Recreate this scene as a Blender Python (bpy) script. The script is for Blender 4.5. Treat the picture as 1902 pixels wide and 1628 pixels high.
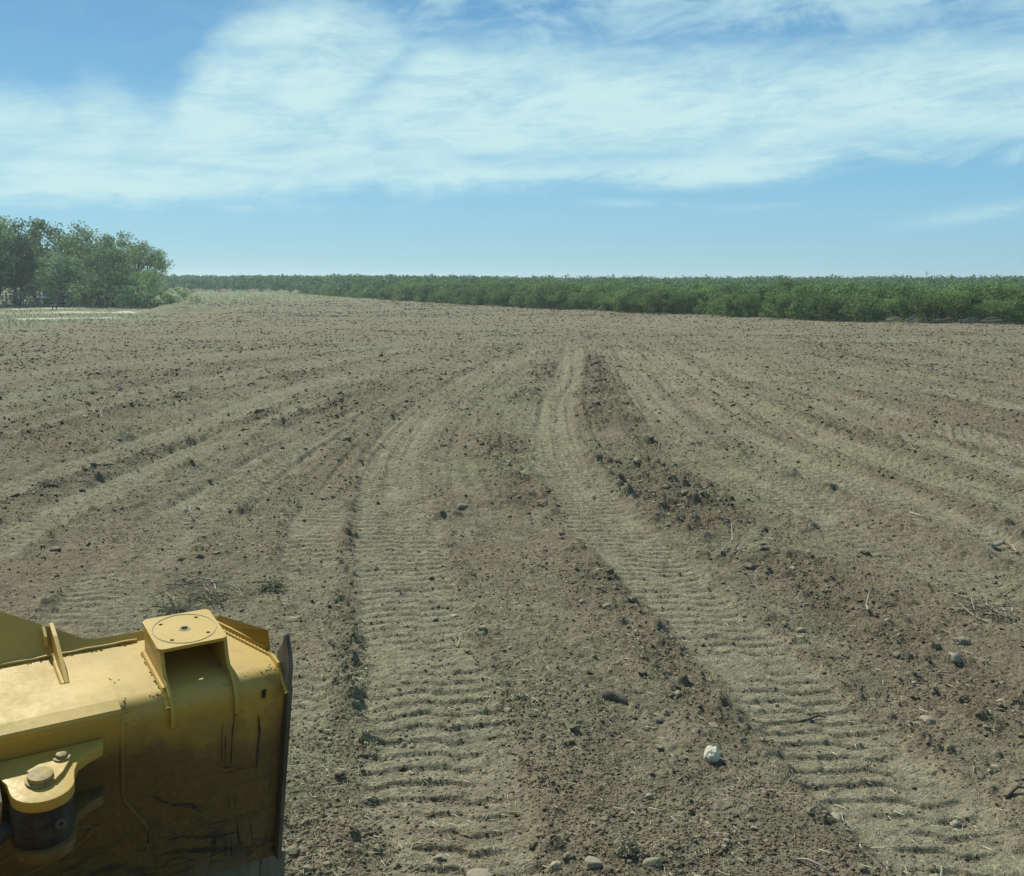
import bpy, bmesh, math, random
import numpy as np
from mathutils import Vector, Matrix

# ------------------------------------------------------------------ clear
for o in list(bpy.data.objects):
    bpy.data.objects.remove(o)
scene = bpy.context.scene
scene.cycles.use_denoising = True
scene.cycles.denoising_prefilter = 'ACCURATE'
scene.cycles.sample_clamp_indirect = 2.0
scene.cycles.max_bounces = 6
COL = scene.collection
R = math.radians

# ------------------------------------------------------------------ camera
EYE = 3.0
cam_d = bpy.data.cameras.new('camera')
cam = bpy.data.objects.new('camera', cam_d)
COL.objects.link(cam)
cam_d.sensor_fit = 'HORIZONTAL'
cam_d.sensor_width = 36.0
cam_d.lens = 36.0 * 1850.0 / 1902.0
cam_d.clip_start = 0.05
cam_d.clip_end = 20000.0
cam.location = (0, 0, EYE)
cam.rotation_euler = (R(90 - 9.03), 0, 0)
scene.camera = cam

# ------------------------------------------------------------------ sun, sky, exposure
SUN_AZ, SUN_EL = -40.0, 48.0
sun_dir = Vector((math.sin(R(SUN_AZ)) * math.cos(R(SUN_EL)), math.cos(R(SUN_AZ)) * math.cos(R(SUN_EL)), math.sin(R(SUN_EL))))
sun_d = bpy.data.lights.new('sun', 'SUN')
sun_d.energy = 5.0
sun_d.angle = R(0.5)
sun_d.color = (1.0, 0.985, 0.87)
sun = bpy.data.objects.new('sun', sun_d)
COL.objects.link(sun)
sun.location = (0, 0, 60)
sun.rotation_euler = (-sun_dir).to_track_quat('-Z', 'Y').to_euler()

vs = scene.view_settings
vs.view_transform = 'Standard'
vs.look = 'None'
vs.exposure = 0.22
vs.gamma = 1.0
vs.use_curve_mapping = False

HAZE = 0.00055
SKY_STRENGTH = 0.086
SKY_TINT = (0.80, 1.02, 0.92)
CLOUD = (5.75, 8.25, 8.55)


class NT:
    """tiny node helper"""
    def __init__(self, tree):
        self.t = tree
        self.n = tree.nodes
        self.l = tree.links

    def node(self, kind, **kw):
        nd = self.n.new(kind)
        for k, v in kw.items():
            setattr(nd, k, v)
        return nd

    def put(self, sock, v):
        if isinstance(v, bpy.types.NodeSocket):
            self.l.new(v, sock)
        elif v is not None:
            sock.default_value = v

    def math(self, op, a, b=None, c=None, clamp=False):
        nd = self.node('ShaderNodeMath', operation=op, use_clamp=clamp)
        self.put(nd.inputs[0], a)
        if b is not None: self.put(nd.inputs[1], b)
        if c is not None: self.put(nd.inputs[2], c)
        return nd.outputs[0]

    def comb(self, x, y, z):
        nd = self.node('ShaderNodeCombineXYZ')
        self.put(nd.inputs[0], x); self.put(nd.inputs[1], y); self.put(nd.inputs[2], z)
        return nd.outputs[0]

    def noise(self, vec, scale, detail=3.0, rough=0.55, dist=0.0):
        nd = self.node('ShaderNodeTexNoise')
        if vec is not None: self.put(nd.inputs['Vector'], vec)
        nd.inputs['Scale'].default_value = scale
        nd.inputs['Detail'].default_value = detail
        nd.inputs['Roughness'].default_value = rough
        nd.inputs['Distortion'].default_value = dist
        return nd.outputs['Fac']

    def ramp(self, v, lo, hi, smooth=True):
        nd = self.node('ShaderNodeMapRange')
        if smooth: nd.interpolation_type = 'SMOOTHSTEP'
        self.put(nd.inputs['Value'], v)
        self.put(nd.inputs['From Min'], lo); self.put(nd.inputs['From Max'], hi)
        return nd.outputs['Result']

    def mix(self, f, a, b, blend='MIX'):
        nd = self.node('ShaderNodeMix', data_type='RGBA', blend_type=blend)
        self.put(nd.inputs['Factor'], f)
        self.put(nd.inputs[6], a if isinstance(a, bpy.types.NodeSocket) else (*a, 1))
        self.put(nd.inputs[7], b if isinstance(b, bpy.types.NodeSocket) else (*b, 1))
        return nd.outputs[2]

    def scalecol(self, col, f):
        nd = self.node('ShaderNodeVectorMath', operation='SCALE')
        self.put(nd.inputs[0], col); self.put(nd.inputs['Scale'], f)
        return nd.outputs[0]

    def curve(self, v, pts):
        nd = self.node('ShaderNodeFloatCurve')
        self.put(nd.inputs['Value'], v)
        c = nd.mapping.curves[0]
        pts = sorted(pts)
        c.points[0].location = pts[0]
        c.points[1].location = pts[-1]
        for p in pts[1:-1]:
            c.points.new(*p)
        for p in c.points: p.handle_type = 'AUTO'
        nd.mapping.update()
        return nd.outputs[0]


world = bpy.data.worlds.new('World')
scene.world = world
world.use_nodes = True
w = NT(world.node_tree)
w.n.clear()
sky = w.node('ShaderNodeTexSky')
sky.sky_type = 'NISHITA'
sky.sun_disc = False
sky.sun_elevation = R(SUN_EL)
sky.sun_rotation = R(SUN_AZ % 360)
sky.altitude = 150
sky.air_density = 1.0
sky.dust_density = 0.2
sky.ozone_density = 1.5
tc = w.node('ShaderNodeTexCoord')
sp = w.node('ShaderNodeSeparateXYZ')
w.l.new(tc.outputs['Generated'], sp.inputs[0])
AZ = w.math('ARCTAN2', sp.outputs[0], sp.outputs[1])
EL = w.math('ARCSINE', sp.outputs[2])
uv = w.comb(w.math('ADD', w.math('MULTIPLY', AZ, 3.6), w.math('MULTIPLY', EL, 2.0)), w.math('SUBTRACT', w.math('MULTIPLY', EL, 9.5), w.math('MULTIPLY', AZ, 1.0)), 0.0)
uv2 = w.comb(w.math('MULTIPLY', AZ, 9.0), w.math('SUBTRACT', w.math('MULTIPLY', EL, 30.0), w.math('MULTIPLY', AZ, 2.2)), 3.0)
nA = w.math('SUBTRACT', w.noise(uv, 2.2, 7, 0.6, 0.6), 0.5)
nB = w.math('SUBTRACT', w.noise(uv2, 1.0, 7, 0.62, 0.9), 0.5)
nC = w.math('SUBTRACT', w.noise(uv, 6.0, 6, 0.65, 0.3), 0.5)
uv3 = w.comb(w.math('ADD', w.math('MULTIPLY', AZ, 14.0), w.math('MULTIPLY', EL, 22.0)), w.math('SUBTRACT', w.math('MULTIPLY', EL, 95.0), w.math('MULTIPLY', AZ, 9.0)), 7.0)
nD = w.math('SUBTRACT', w.noise(uv3, 0.8, 10, 0.72, 1.6), 0.5)
U = w.math('ADD', w.math('MULTIPLY', AZ, 1.0), 0.5)          # 0.03..0.97 across the view
def pe(x, y):                                                  # bearing / elevation of a point of the sky
    P_ = R(9.03); u = (x - 951) / 1850.0; v = -(y - 814) / 1850.0
    d = Vector((u, math.cos(P_) + v * math.sin(P_), -math.sin(P_) + v * math.cos(P_))).normalized()
    return math.atan2(d.x, d.y), math.asin(d.z)
def ctab(pts):
    out = []
    for x, y in pts:
        a, e = pe(x, y); out.append((a + 0.5, e * 2.5))
    return out
low = w.math('MULTIPLY', w.curve(U, ctab([(-60, 392), (0, 392), (250, 392), (500, 388), (620, 372), (950, 366), (1150, 356), (1400, 350), (1530, 328), (1680, 300), (1960, 302)])), 0.4)
upp = w.math('MULTIPLY', w.curve(U, ctab([(-60, 168), (0, 166), (110, 182), (180, 152), (290, 186), (345, 140), (385, 80), (450, 25), (560, -10), (690, 25), (800, 66), (1000, 78), (1250, 92), (1500, 88), (1700, 72), (1960, 50)])), 0.4)
e1 = w.math('ADD', EL, w.math('ADD', w.math('MULTIPLY', nA, 0.05), w.math('MULTIPLY', nB, 0.03)))
e2 = w.math('ADD', EL, w.math('ADD', w.math('MULTIPLY', nA, 0.045), w.math('ADD', w.math('MULTIPLY', nC, 0.035), w.math('MULTIPLY', nD, 0.03))))
up_edge = w.math('SUBTRACT', 1.0, w.ramp(w.math('SUBTRACT', e2, upp), -0.030, 0.022))
lo_edge = w.ramp(w.math('SUBTRACT', e1, low), -0.006, 0.022)
D = w.math('MULTIPLY', up_edge, lo_edge)
def blob(x, y, wx, wy, ang, amp):
    """soft patch in bearing/elevation; ang in degrees"""
    a0, e0 = pe(x, y)
    a1 = w.math('SUBTRACT', AZ, a0); b1 = w.math('SUBTRACT', EL, e0)
    c_, s_ = math.cos(R(ang)), math.sin(R(ang))
    p = w.math('ADD', w.math('MULTIPLY', a1, c_), w.math('MULTIPLY', b1, s_))
    q = w.math('SUBTRACT', w.math('MULTIPLY', b1, c_), w.math('MULTIPLY', a1, s_))
    p = w.math('DIVIDE', p, wx / 1850.0); q = w.math('DIVIDE', q, wy / 1850.0)
    r2 = w.math('ADD', w.math('MULTIPLY', p, p), w.math('MULTIPLY', q, q))
    return w.math('MULTIPLY', w.math('EXPONENT', w.math('MULTIPLY', r2, -1.0)), amp)
holes = None
for a in ((715, 140, 70, 20, 38, 0.5), (1150, 290, 170, 16, 2, 0.55), (900, 293, 70, 9, 0, 0.45), (400, 312, 190, 7, -3, 0.35), (1780, 262, 150, 20, -3, 0.4), (470, 95, 70, 12, 10, 0.35)):
    h_ = blob(*a); holes = h_ if holes is None else w.math('ADD', holes, h_)
hm = w.ramp(w.math('ADD', nB, w.math('MULTIPLY', nC, 0.7)), -0.22, 0.14)
D = w.math('SUBTRACT', D, w.math('MULTIPLY', holes, w.math('ADD', 0.35, w.math('MULTIPLY', hm, 0.9))), clamp=True)
# dense core keeps streaks
streak = w.ramp(w.math('ADD', w.math('ADD', w.math('MULTIPLY', nB, 0.9), w.math('MULTIPLY', nA, 0.7)), w.math('MULTIPLY', nD, 0.6)), -0.27, 0.16)
D = w.math('MULTIPLY', D, w.math('ADD', 0.50, w.math('MULTIPLY', streak, 0.50)))
wisps = None
for a in ((1210, 381, 110, 7, -3, 0.5), (1410, 384, 60, 5, 2, 0.35), (1840, 392, 120, 13, 8, 0.55), (560, 385, 130, 9, 0, 0.4), (1500, 318, 120, 10, 6, 0.4)):
    h_ = blob(*a); wisps = h_ if wisps is None else w.math('ADD', wisps, h_)
wisps = w.math('MULTIPLY', wisps, w.ramp(nB, -0.12, 0.12))
# the bank lies ahead; elsewhere it breaks up
D = w.math('MULTIPLY', D, w.math('SUBTRACT', 1.0, w.math('MULTIPLY', w.ramp(w.math('ABSOLUTE', AZ), 0.75, 1.6), w.ramp(nA, -0.25, 0.05))))
# thin streaky cirrus higher up, all round the sky
hi = w.math('MULTIPLY', w.ramp(EL, 0.17, 0.24), w.ramp(w.math('ADD', nB, w.math('MULTIPLY', nA, 0.9)), -0.20, 0.28))
hi = w.math('MULTIPLY', hi, w.math('ADD', 0.12, w.math('MULTIPLY', w.ramp(AZ, -0.30, -0.12), 0.56)))
D = w.math('MAXIMUM', D, w.math('MAXIMUM', wisps, hi))
# haze veil low on the left part of the sky
tint = w.mix(1.0, sky.outputs[0], SKY_TINT, 'MULTIPLY')
rampn = w.node('ShaderNodeValToRGB')
w.put(rampn.inputs[0], w.math('DIVIDE', EL, 1.571, clamp=True))
cr = rampn.color_ramp
cr.elements[0].position = 0.0; cr.elements[0].color = (2.80, 5.62, 7.55, 1)
cr.elements[1].position = 1.0; cr.elements[1].color = (0.45, 1.55, 3.40, 1)
for p_, c_ in ((0.045, (2.38, 5.30, 7.80)), (0.10, (1.70, 4.35, 7.20)), (0.16, (1.25, 3.45, 6.25)), (0.35, (0.80, 2.50, 4.70))):
    e_ = cr.elements.new(p_); e_.color = (*c_, 1)
tint = w.mix(0.8, tint, rampn.outputs[0])
skycol = w.mix(D, tint, CLOUD)
bg = w.node('ShaderNodeBackground')
w.l.new(skycol, bg.inputs['Color'])
bg.inputs['Strength'].default_value = SKY_STRENGTH
wo = w.node('ShaderNodeOutputWorld')
w.l.new(bg.outputs[0], wo.inputs['Surface'])

# ------------------------------------------------------------------ object helpers
rng = np.random.default_rng(7)
random.seed(7)

def tag(o, label=None, cat=None, group=None, kind=None):
    if label: o['label'] = label
    if cat: o['category'] = cat
    if group: o['group'] = group
    if kind: o['kind'] = kind
    return o

def link(name, mesh, mat=None, parent=None):
    o = bpy.data.objects.new(name, mesh)
    COL.objects.link(o)
    if mat is not None and mesh is not None and len(mesh.materials) == 0:
        mesh.materials.append(mat)
    if parent is not None:
        o.parent = parent
    return o

def empty(name, loc=(0, 0, 0), rz=0.0):
    o = bpy.data.objects.new(name, None)
    o.empty_display_size = 0.2
    COL.objects.link(o)
    o.location = loc
    o.rotation_euler = (0, 0, rz)
    return o

def np_mesh(name, verts, faces, smooth=False):
    """faces: (n,3) or (n,4) int array"""
    verts = np.asarray(verts, dtype=np.float32); faces = np.asarray(faces, dtype=np.int32)
    me = bpy.data.meshes.new(name)
    k = faces.shape[1]
    me.vertices.add(len(verts)); me.vertices.foreach_set('co', verts.ravel())
    me.loops.add(faces.size); me.loops.foreach_set('vertex_index', faces.ravel())
    me.polygons.add(len(faces))
    me.polygons.foreach_set('loop_start', np.arange(0, faces.size, k, dtype=np.int32))
    me.polygons.foreach_set('loop_total', np.full(len(faces), k, dtype=np.int32))
    if smooth: me.polygons.foreach_set('use_smooth', np.ones(len(faces), dtype=bool))
    me.update(calc_edges=True)
    return me

def bm_mesh(name, bm, smooth=None):
    me = bpy.data.meshes.new(name)
    bmesh.ops.recalc_face_normals(bm, faces=bm.faces)
    bm.to_mesh(me); bm.free()
    if smooth is not None:
        for p in me.polygons: p.use_smooth = True
        me.set_sharp_from_angle(angle=R(smooth))
    return me

def prism(outline, thick, axes, origin=(0, 0, 0), holes=(), bevel=0.0, smooth=None, name='plate'):
    """flat plate: 2-D outline (a,b) with optional round holes, pushed along the third axis.
    axes = (A, B, N) vectors"""
    A, B, N = (Vector(v) for v in axes); O = Vector(origin)
    bm = bmesh.new()
    def loop(pts):
        vs_ = [bm.verts.new(O + A * p[0] + B * p[1]) for p in pts]
        return [bm.edges.new((vs_[i], vs_[(i + 1) % len(vs_)])) for i in range(len(vs_))]
    edges = loop(outline)
    if holes:
        for h in holes: edges += loop(h)
        bmesh.ops.triangle_fill(bm, use_beauty=True, use_dissolve=False, edges=edges)
    else:
        bmesh.ops.contextual_create(bm, geom=edges)
    ret = bmesh.ops.extrude_face_region(bm, geom=list(bm.faces))
    vv = [g for g in ret['geom'] if isinstance(g, bmesh.types.BMVert)]
    bmesh.ops.translate(bm, verts=vv, vec=N * thick)
    bmesh.ops.recalc_face_normals(bm, faces=bm.faces)
    if bevel > 0:
        es = [e for e in bm.edges if len(e.link_faces) == 2 and e.calc_face_angle(0) > 0.9]
        bmesh.ops.bevel(bm, geom=es, offset=bevel, segments=2, profile=0.6, affect='EDGES', clamp_overlap=True)
    return bm_mesh(name, bm, smooth)

def circle(cx, cy, r, n=24):
    return [(cx + r * math.cos(2 * math.pi * i / n), cy + r * math.sin(2 * math.pi * i / n)) for i in range(n)]

def tube(points, radii, n=8, name='tube', cap=True, jitter=0.0, smooth=True):
    pts = [Vector(p) for p in points]
    if not hasattr(radii, '__len__'): radii = [radii] * len(pts)
    V = []; F = []
    up = Vector((0.03, 0.02, 1.0))
    for i, p in enumerate(pts):
        d = (pts[min(i + 1, len(pts) - 1)] - pts[max(i - 1, 0)]).normalized()
        a = d.cross(up)
        if a.length < 0.05: a = d.cross(Vector((1, 0, 0)))
        a.normalize(); b = d.cross(a).normalized()
        for k in range(n):
            t = 2 * math.pi * k / n
            rr = radii[i] * (1 + (random.uniform(-jitter, jitter) if jitter else 0))
            V.append(p + a * rr * math.cos(t) + b * rr * math.sin(t))
    for i in range(len(pts) - 1):
        for k in range(n):
            k2 = (k + 1) % n
            F.append((i * n + k, i * n + k2, (i + 1) * n + k2, (i + 1) * n + k))
    if cap:
        F.append(tuple(range(n - 1, -1, -1)))
        F.append(tuple((len(pts) - 1) * n + k for k in range(n)))
    return V, F

def tubes_mesh(name, list_of, smooth=True):
    V = []; F = []
    for v, f in list_of:
        o = len(V); V += v; F += [tuple(i + o for i in q) for q in f]
    me = bpy.data.meshes.new(name)
    me.from_pydata(V, [], F)
    if smooth:
        for p in me.polygons: p.use_smooth = True
        me.set_sharp_from_angle(angle=R(50))
    me.update()
    return me

# ------------------------------------------------------------------ materials
def new_mat(name):
    m = bpy.data.materials.new(name)
    m.use_nodes = True
    nt = NT(m.node_tree)
    nt.n.clear()
    out = nt.node('ShaderNodeOutputMaterial')
    bs = nt.node('ShaderNodeBsdfPrincipled')
    nt.l.new(bs.outputs[0], out.inputs['Surface'])
    bs.inputs['Specular IOR Level'].default_value = 0.25
    return m, nt, bs, out

def bump(nt, bs, h, strength, dist):
    b = nt.node('ShaderNodeBump')
    b.inputs['Strength'].default_value = strength
    b.inputs['Distance'].default_value = dist
    nt.put(b.inputs['Height'], h)
    nt.l.new(b.outputs[0], bs.inputs['Normal'])

def soil_colour(nt, vec, mask=None):
    big = nt.noise(vec, 0.35, 4, 0.6)
    mid = nt.noise(vec, 2.3, 5, 0.65)
    fine = nt.noise(vec, 38.0, 4, 0.7)
    finer = nt.noise(vec, 130.0, 2, 0.6)
    c = nt.mix(nt.ramp(mid, 0.30, 0.72), (0.148, 0.130, 0.085), (0.244, 0.216, 0.143))
    c = nt.mix(nt.ramp(big, 0.35, 0.65), c, nt.mix(0.5, c, (0.198, 0.158, 0.100)))
    return c, fine, finer, mid, big

def make_soil():
    m, nt, bs, out = new_mat('soil')
    g = nt.node('ShaderNodeNewGeometry')
    vec = g.outputs['Position']
    at = nt.node('ShaderNodeAttribute'); at.attribute_name = 'mask'
    s = nt.node('ShaderNodeSeparateColor'); nt.l.new(at.outputs['Color'], s.inputs[0])
    Rm, Gm, Bm, Am = s.outputs[0], s.outputs[1], s.outputs[2], at.outputs['Alpha']
    c, fine, finer, mid, big = soil_colour(nt, vec)
    pad = nt.math('MULTIPLY', Rm, nt.ramp(nt.noise(vec, 5.0, 3, 0.6), 0.15, 0.7))
    c = nt.mix(nt.math('MULTIPLY', pad, 0.75), c, (0.288, 0.260, 0.172))
    c = nt.mix(nt.math('MULTIPLY', Gm, 0.62), c, (0.108, 0.082, 0.056))
    # grass litter and green bits mixed into the soil
    gv = nt.math('MULTIPLY', Bm, nt.ramp(nt.noise(vec, 9.0, 4, 0.7), 0.35, 0.62))
    gcol = nt.mix(nt.ramp(nt.noise(vec, 0.8, 4, 0.65), 0.35, 0.66), (0.150, 0.180, 0.092), (0.275, 0.280, 0.155))
    c = nt.mix(gv, c, gcol)
    pv = nt.math('MULTIPLY', Am, nt.ramp(nt.noise(vec, 0.9, 4, 0.7), 0.34, 0.55))
    c = nt.mix(pv, c, (0.62, 0.58, 0.44))
    # dry crumbs and straw specks
    spk = nt.ramp(nt.noise(vec, 55.0, 2, 0.5), 0.66, 0.74)
    c = nt.mix(nt.math('MULTIPLY', spk, 0.5), c, (0.46, 0.41, 0.29))
    coarse = nt.noise(vec, 11.0, 4, 0.7)
    v = nt.math('ADD', 0.50, nt.math('ADD', nt.math('MULTIPLY', nt.ramp(fine, 0.3, 0.7), 0.42), nt.math('MULTIPLY', nt.ramp(coarse, 0.3, 0.7), 0.38)))
    v = nt.math('ADD', v, nt.math('MULTIPLY', finer, 0.25))
    nt.l.new(nt.scalecol(c, v), bs.inputs['Base Color'])
    bs.inputs['Roughness'].default_value = 0.95
    bs.inputs['Specular IOR Level'].default_value = 0.08
    h = nt.math('ADD', nt.math('MULTIPLY', fine, 1.0), nt.math('MULTIPLY', finer, 0.35))
    h = nt.math('ADD', h, nt.math('MULTIPLY', nt.noise(vec, 14.0, 3, 0.6), 1.6))
    bump(nt, bs, h, 1.0, 0.034)
    return m

def make_clod(name, a, b, pale=0.0):
    m, nt, bs, out = new_mat(name)
    g = nt.node('ShaderNodeNewGeometry')
    n = nt.noise(g.outputs['Position'], 30.0, 4, 0.65)
    oi = nt.node('ShaderNodeObjectInfo')
    c = nt.mix(oi.outputs['Random'], a, b)
    f2 = nt.noise(g.outputs['Position'], 160.0, 3, 0.6)
    c = nt.scalecol(c, nt.math('ADD', 0.55, nt.math('ADD', nt.math('MULTIPLY', n, 0.5), nt.math('MULTIPLY', f2, 0.4))))
    nt.l.new(c, bs.inputs['Base Color'])
    bs.inputs['Roughness'].default_value = 0.95
    bs.inputs['Specular IOR Level'].default_value = 0.1
    bump(nt, bs, nt.math('ADD', n, nt.math('MULTIPLY', f2, 0.4)), 0.8, 0.012)
    return m

def make_leaf(name, a, b, trans=0.35):
    m, nt, bs, out = new_mat(name)
    g = nt.node('ShaderNodeNewGeometry')
    oi = nt.node('ShaderNodeObjectInfo')
    n = nt.noise(g.outputs['Position'], 0.7, 3, 0.6)
    c = nt.mix(nt.ramp(nt.math('ADD', n, nt.math('MULTIPLY', nt.math('SUBTRACT', g.outputs['Random Per Island'], 0.5), 0.5)), 0.25, 0.75), a, b)
    c = nt.scalecol(c, nt.math('ADD', 0.62, nt.math('MULTIPLY', oi.outputs['Random'], 0.76)))
    nt.l.new(c, bs.inputs['Base Color'])
    bs.inputs['Roughness'].default_value = 0.6
    bs.inputs['Specular IOR Level'].default_value = 0.2
    tr = nt.node('ShaderNodeBsdfTranslucent')
    nt.l.new(c, tr.inputs['Color'])
    mx = nt.node('ShaderNodeMixShader'); mx.inputs[0].default_value = trans
    nt.l.new(bs.outputs[0], mx.inputs[1]); nt.l.new(tr.outputs[0], mx.inputs[2])
    nt.l.new(mx.outputs[0], out.inputs['Surface'])
    return m

def make_plain(name, a, b, scale=6.0, rough=0.8, bmp=0.3, bd=0.01, stretch=None, metallic=0.0):
    m, nt, bs, out = new_mat(name)
    tcn = nt.node('ShaderNodeTexCoord')
    vec = tcn.outputs['Object']
    if stretch:
        mp = nt.node('ShaderNodeMapping'); mp.inputs['Scale'].default_value = stretch
        nt.l.new(vec, mp.inputs[0]); vec = mp.outputs[0]
    n = nt.noise(vec, scale, 5, 0.65)
    c = nt.mix(nt.ramp(n, 0.3, 0.7), a, b)
    nt.l.new(c, bs.inputs['Base Color'])
    bs.inputs['Roughness'].default_value = rough
    bs.inputs['Metallic'].default_value = metallic
    if bmp: bump(nt, bs, n, bmp, bd)
    return m

def make_paint(name='yellow_paint', base=(0.47, 0.300, 0.048), worn_shaded=0.0):
    """dusty machine-yellow paint; object space = blade space (s, t, z)"""
    m, nt, bs, out = new_mat(name)
    tcn = nt.node('ShaderNodeTexCoord'); vec = tcn.outputs['Object']
    g = nt.node('ShaderNodeNewGeometry')
    big = nt.noise(vec, 4.0, 5, 0.65)
    fine = nt.noise(vec, 45.0, 5, 0.7)
    c = nt.mix(nt.ramp(big, 0.35, 0.7), base, tuple(x * 0.90 for x in base))
    # film of field dust, lying on faces that look up
    sn = nt.node('ShaderNodeSeparateXYZ'); nt.l.new(g.outputs['Normal'], sn.inputs[0])
    upf = nt.ramp(sn.outputs[2], -0.1, 0.9)
    dust = nt.math('MULTIPLY', nt.math('ADD', 0.10, nt.math('MULTIPLY', upf, 0.26)), nt.ramp(nt.math('ADD', nt.math('MULTIPLY', big, 0.6), nt.math('MULTIPLY', fine, 0.4)), 0.32, 0.66))
    c = nt.mix(dust, c, (0.40, 0.305, 0.135))
    # chips and grease specks
    chips = nt.ramp(nt.noise(vec, 70.0, 3, 0.55), 0.70, 0.735)
    chips = nt.math('MULTIPLY', chips, nt.ramp(nt.noise(vec, 9.0, 2, 0.5), 0.42, 0.58))
    c = nt.mix(nt.math('MULTIPLY', chips, 0.8), c, (0.05, 0.04, 0.03))
    if worn_shaded:
        so = nt.node('ShaderNodeSeparateXYZ'); nt.l.new(vec, so.inputs[0])
        S_, T_, Z_ = so.outputs
        # shade of the back face painted in below the bend, broken up by noise
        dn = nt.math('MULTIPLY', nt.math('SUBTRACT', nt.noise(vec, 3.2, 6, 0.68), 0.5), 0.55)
        back_shade = nt.ramp(nt.math('ADD', Z_, dn), -0.02, -0.28)
        c = nt.mix(nt.math('MULTIPLY', back_shade, nt.math('ADD', 0.62, nt.math('MULTIPLY', fine, 0.5))), c, (0.090, 0.064, 0.029))
        # scuffed, blackened lower part
        mp = nt.node('ShaderNodeMapping'); mp.inputs['Scale'].default_value = (5.0, 1.0, 16.0); mp.inputs['Rotation'].default_value = (0, R(-8), 0)
        nt.l.new(vec, mp.inputs[0])
        sc1 = nt.noise(mp.outputs[0], 1.2, 6, 0.7, 0.8)
        mp2 = nt.node('ShaderNodeMapping'); mp2.inputs['Scale'].default_value = (34.0, 1.0, 4.0); mp2.inputs['Rotation'].default_value = (0, R(4), 0)
        nt.l.new(vec, mp2.inputs[0])
        sc2 = nt.noise(mp2.outputs[0], 1.0, 5, 0.65, 0.5)
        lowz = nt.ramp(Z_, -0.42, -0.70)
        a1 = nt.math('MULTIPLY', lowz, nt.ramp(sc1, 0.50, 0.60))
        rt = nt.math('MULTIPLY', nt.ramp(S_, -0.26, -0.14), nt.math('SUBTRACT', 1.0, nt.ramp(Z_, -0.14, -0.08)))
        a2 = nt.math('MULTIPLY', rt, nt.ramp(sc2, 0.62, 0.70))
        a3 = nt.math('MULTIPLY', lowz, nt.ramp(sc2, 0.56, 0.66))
        # scrape lines
        mp3 = nt.node('ShaderNodeMapping'); mp3.inputs['Scale'].default_value = (3.0, 1.0, 60.0); mp3.inputs['Rotation'].default_value = (0, R(-14), 0)
        nt.l.new(vec, mp3.inputs[0])
        lines = nt.math('MULTIPLY', nt.ramp(nt.noise(mp3.outputs[0], 1.0, 3, 0.6), 0.66, 0.70), nt.ramp(Z_, -0.20, -0.45))
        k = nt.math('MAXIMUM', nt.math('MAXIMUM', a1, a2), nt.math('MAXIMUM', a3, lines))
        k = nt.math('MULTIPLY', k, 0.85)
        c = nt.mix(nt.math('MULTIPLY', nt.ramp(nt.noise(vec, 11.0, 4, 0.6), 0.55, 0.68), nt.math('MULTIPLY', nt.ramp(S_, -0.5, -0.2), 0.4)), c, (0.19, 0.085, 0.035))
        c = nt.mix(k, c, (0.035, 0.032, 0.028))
        mud = nt.math('MULTIPLY', nt.ramp(Z_, -0.62, -0.85), nt.ramp(nt.noise(vec, 6.0, 5, 0.6), 0.42, 0.6))
        c = nt.mix(nt.math('MULTIPLY', mud, 0.7), c, (0.15, 0.13, 0.095))
    nt.l.new(c, bs.inputs['Base Color'])
    nt.put(bs.inputs['Roughness'], nt.math('ADD', 0.42, nt.math('MULTIPLY', dust, 0.7)))
    bs.inputs['Specular IOR Level'].default_value = 0.35
    bump(nt, bs, nt.math('ADD', fine, nt.math('MULTIPLY', big, 0.5)), 0.12, 0.004)
    return m

M = {}
M['soil'] = make_soil()
M['clod'] = make_clod('clod_soil', (0.135, 0.115, 0.076), (0.320, 0.280, 0.188))
M['stone'] = make_clod('field_stone', (0.22, 0.195, 0.135), (0.31, 0.275, 0.195))
M['white'] = make_clod('chalk_stone', (0.56, 0.525, 0.41), (0.62, 0.58, 0.46))
M['darkclod'] = make_clod('moist_clod', (0.095, 0.074, 0.050), (0.185, 0.150, 0.102))
M['leaf_oak'] = make_leaf('leaf_oak', (0.112, 0.180, 0.076), (0.218, 0.302, 0.132), 0.46)
M['leaf_brush'] = make_leaf('leaf_brush', (0.072, 0.126, 0.038), (0.190, 0.268, 0.082), 0.40)
M['leaf_far'] = make_leaf('leaf_far', (0.056, 0.112, 0.048), (0.118, 0.188, 0.082), 0.36)
M['grass'] = make_leaf('grass_blade', (0.11, 0.165, 0.065), (0.25, 0.275, 0.13), 0.3)
M['straw'] = make_leaf('straw', (0.27, 0.235, 0.145), (0.46, 0.41, 0.27), 0.1)
M['weed'] = make_leaf('weed_leaf', (0.16, 0.185, 0.105), (0.30, 0.30, 0.18), 0.3)
M['bark'] = make_plain('bark', (0.060, 0.048, 0.036), (0.13, 0.11, 0.085), 9.0, 0.9, 0.5, 0.02, (1, 1, 0.25))
M['deadwood'] = make_plain('deadwood', (0.24, 0.20, 0.14), (0.40, 0.35, 0.26), 14.0, 0.9, 0.3, 0.005)
M['darkwood'] = make_plain('dark_dead_wood', (0.075, 0.062, 0.045), (0.17, 0.14, 0.10), 14.0, 0.9, 0.3, 0.005)
M['fence'] = make_plain('fence_steel', (0.10, 0.095, 0.085), (0.20, 0.19, 0.17), 5.0, 0.7, 0.1, 0.005)
M['whitepaint'] = make_plain('white_paint', (0.74, 0.74, 0.72), (0.82, 0.82, 0.80), 3.0, 0.5, 0.05, 0.003)
M['paint'] = make_paint()
M['paintworn_shaded'] = make_paint('yellow_paint_scuffed_shaded', (0.46, 0.295, 0.048), 1.0)
M['steel'] = make_plain('worn_steel', (0.055, 0.055, 0.050), (0.17, 0.165, 0.14), 9.0, 0.6, 0.25, 0.004, (1, 1, 0.3), 0.5)
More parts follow.
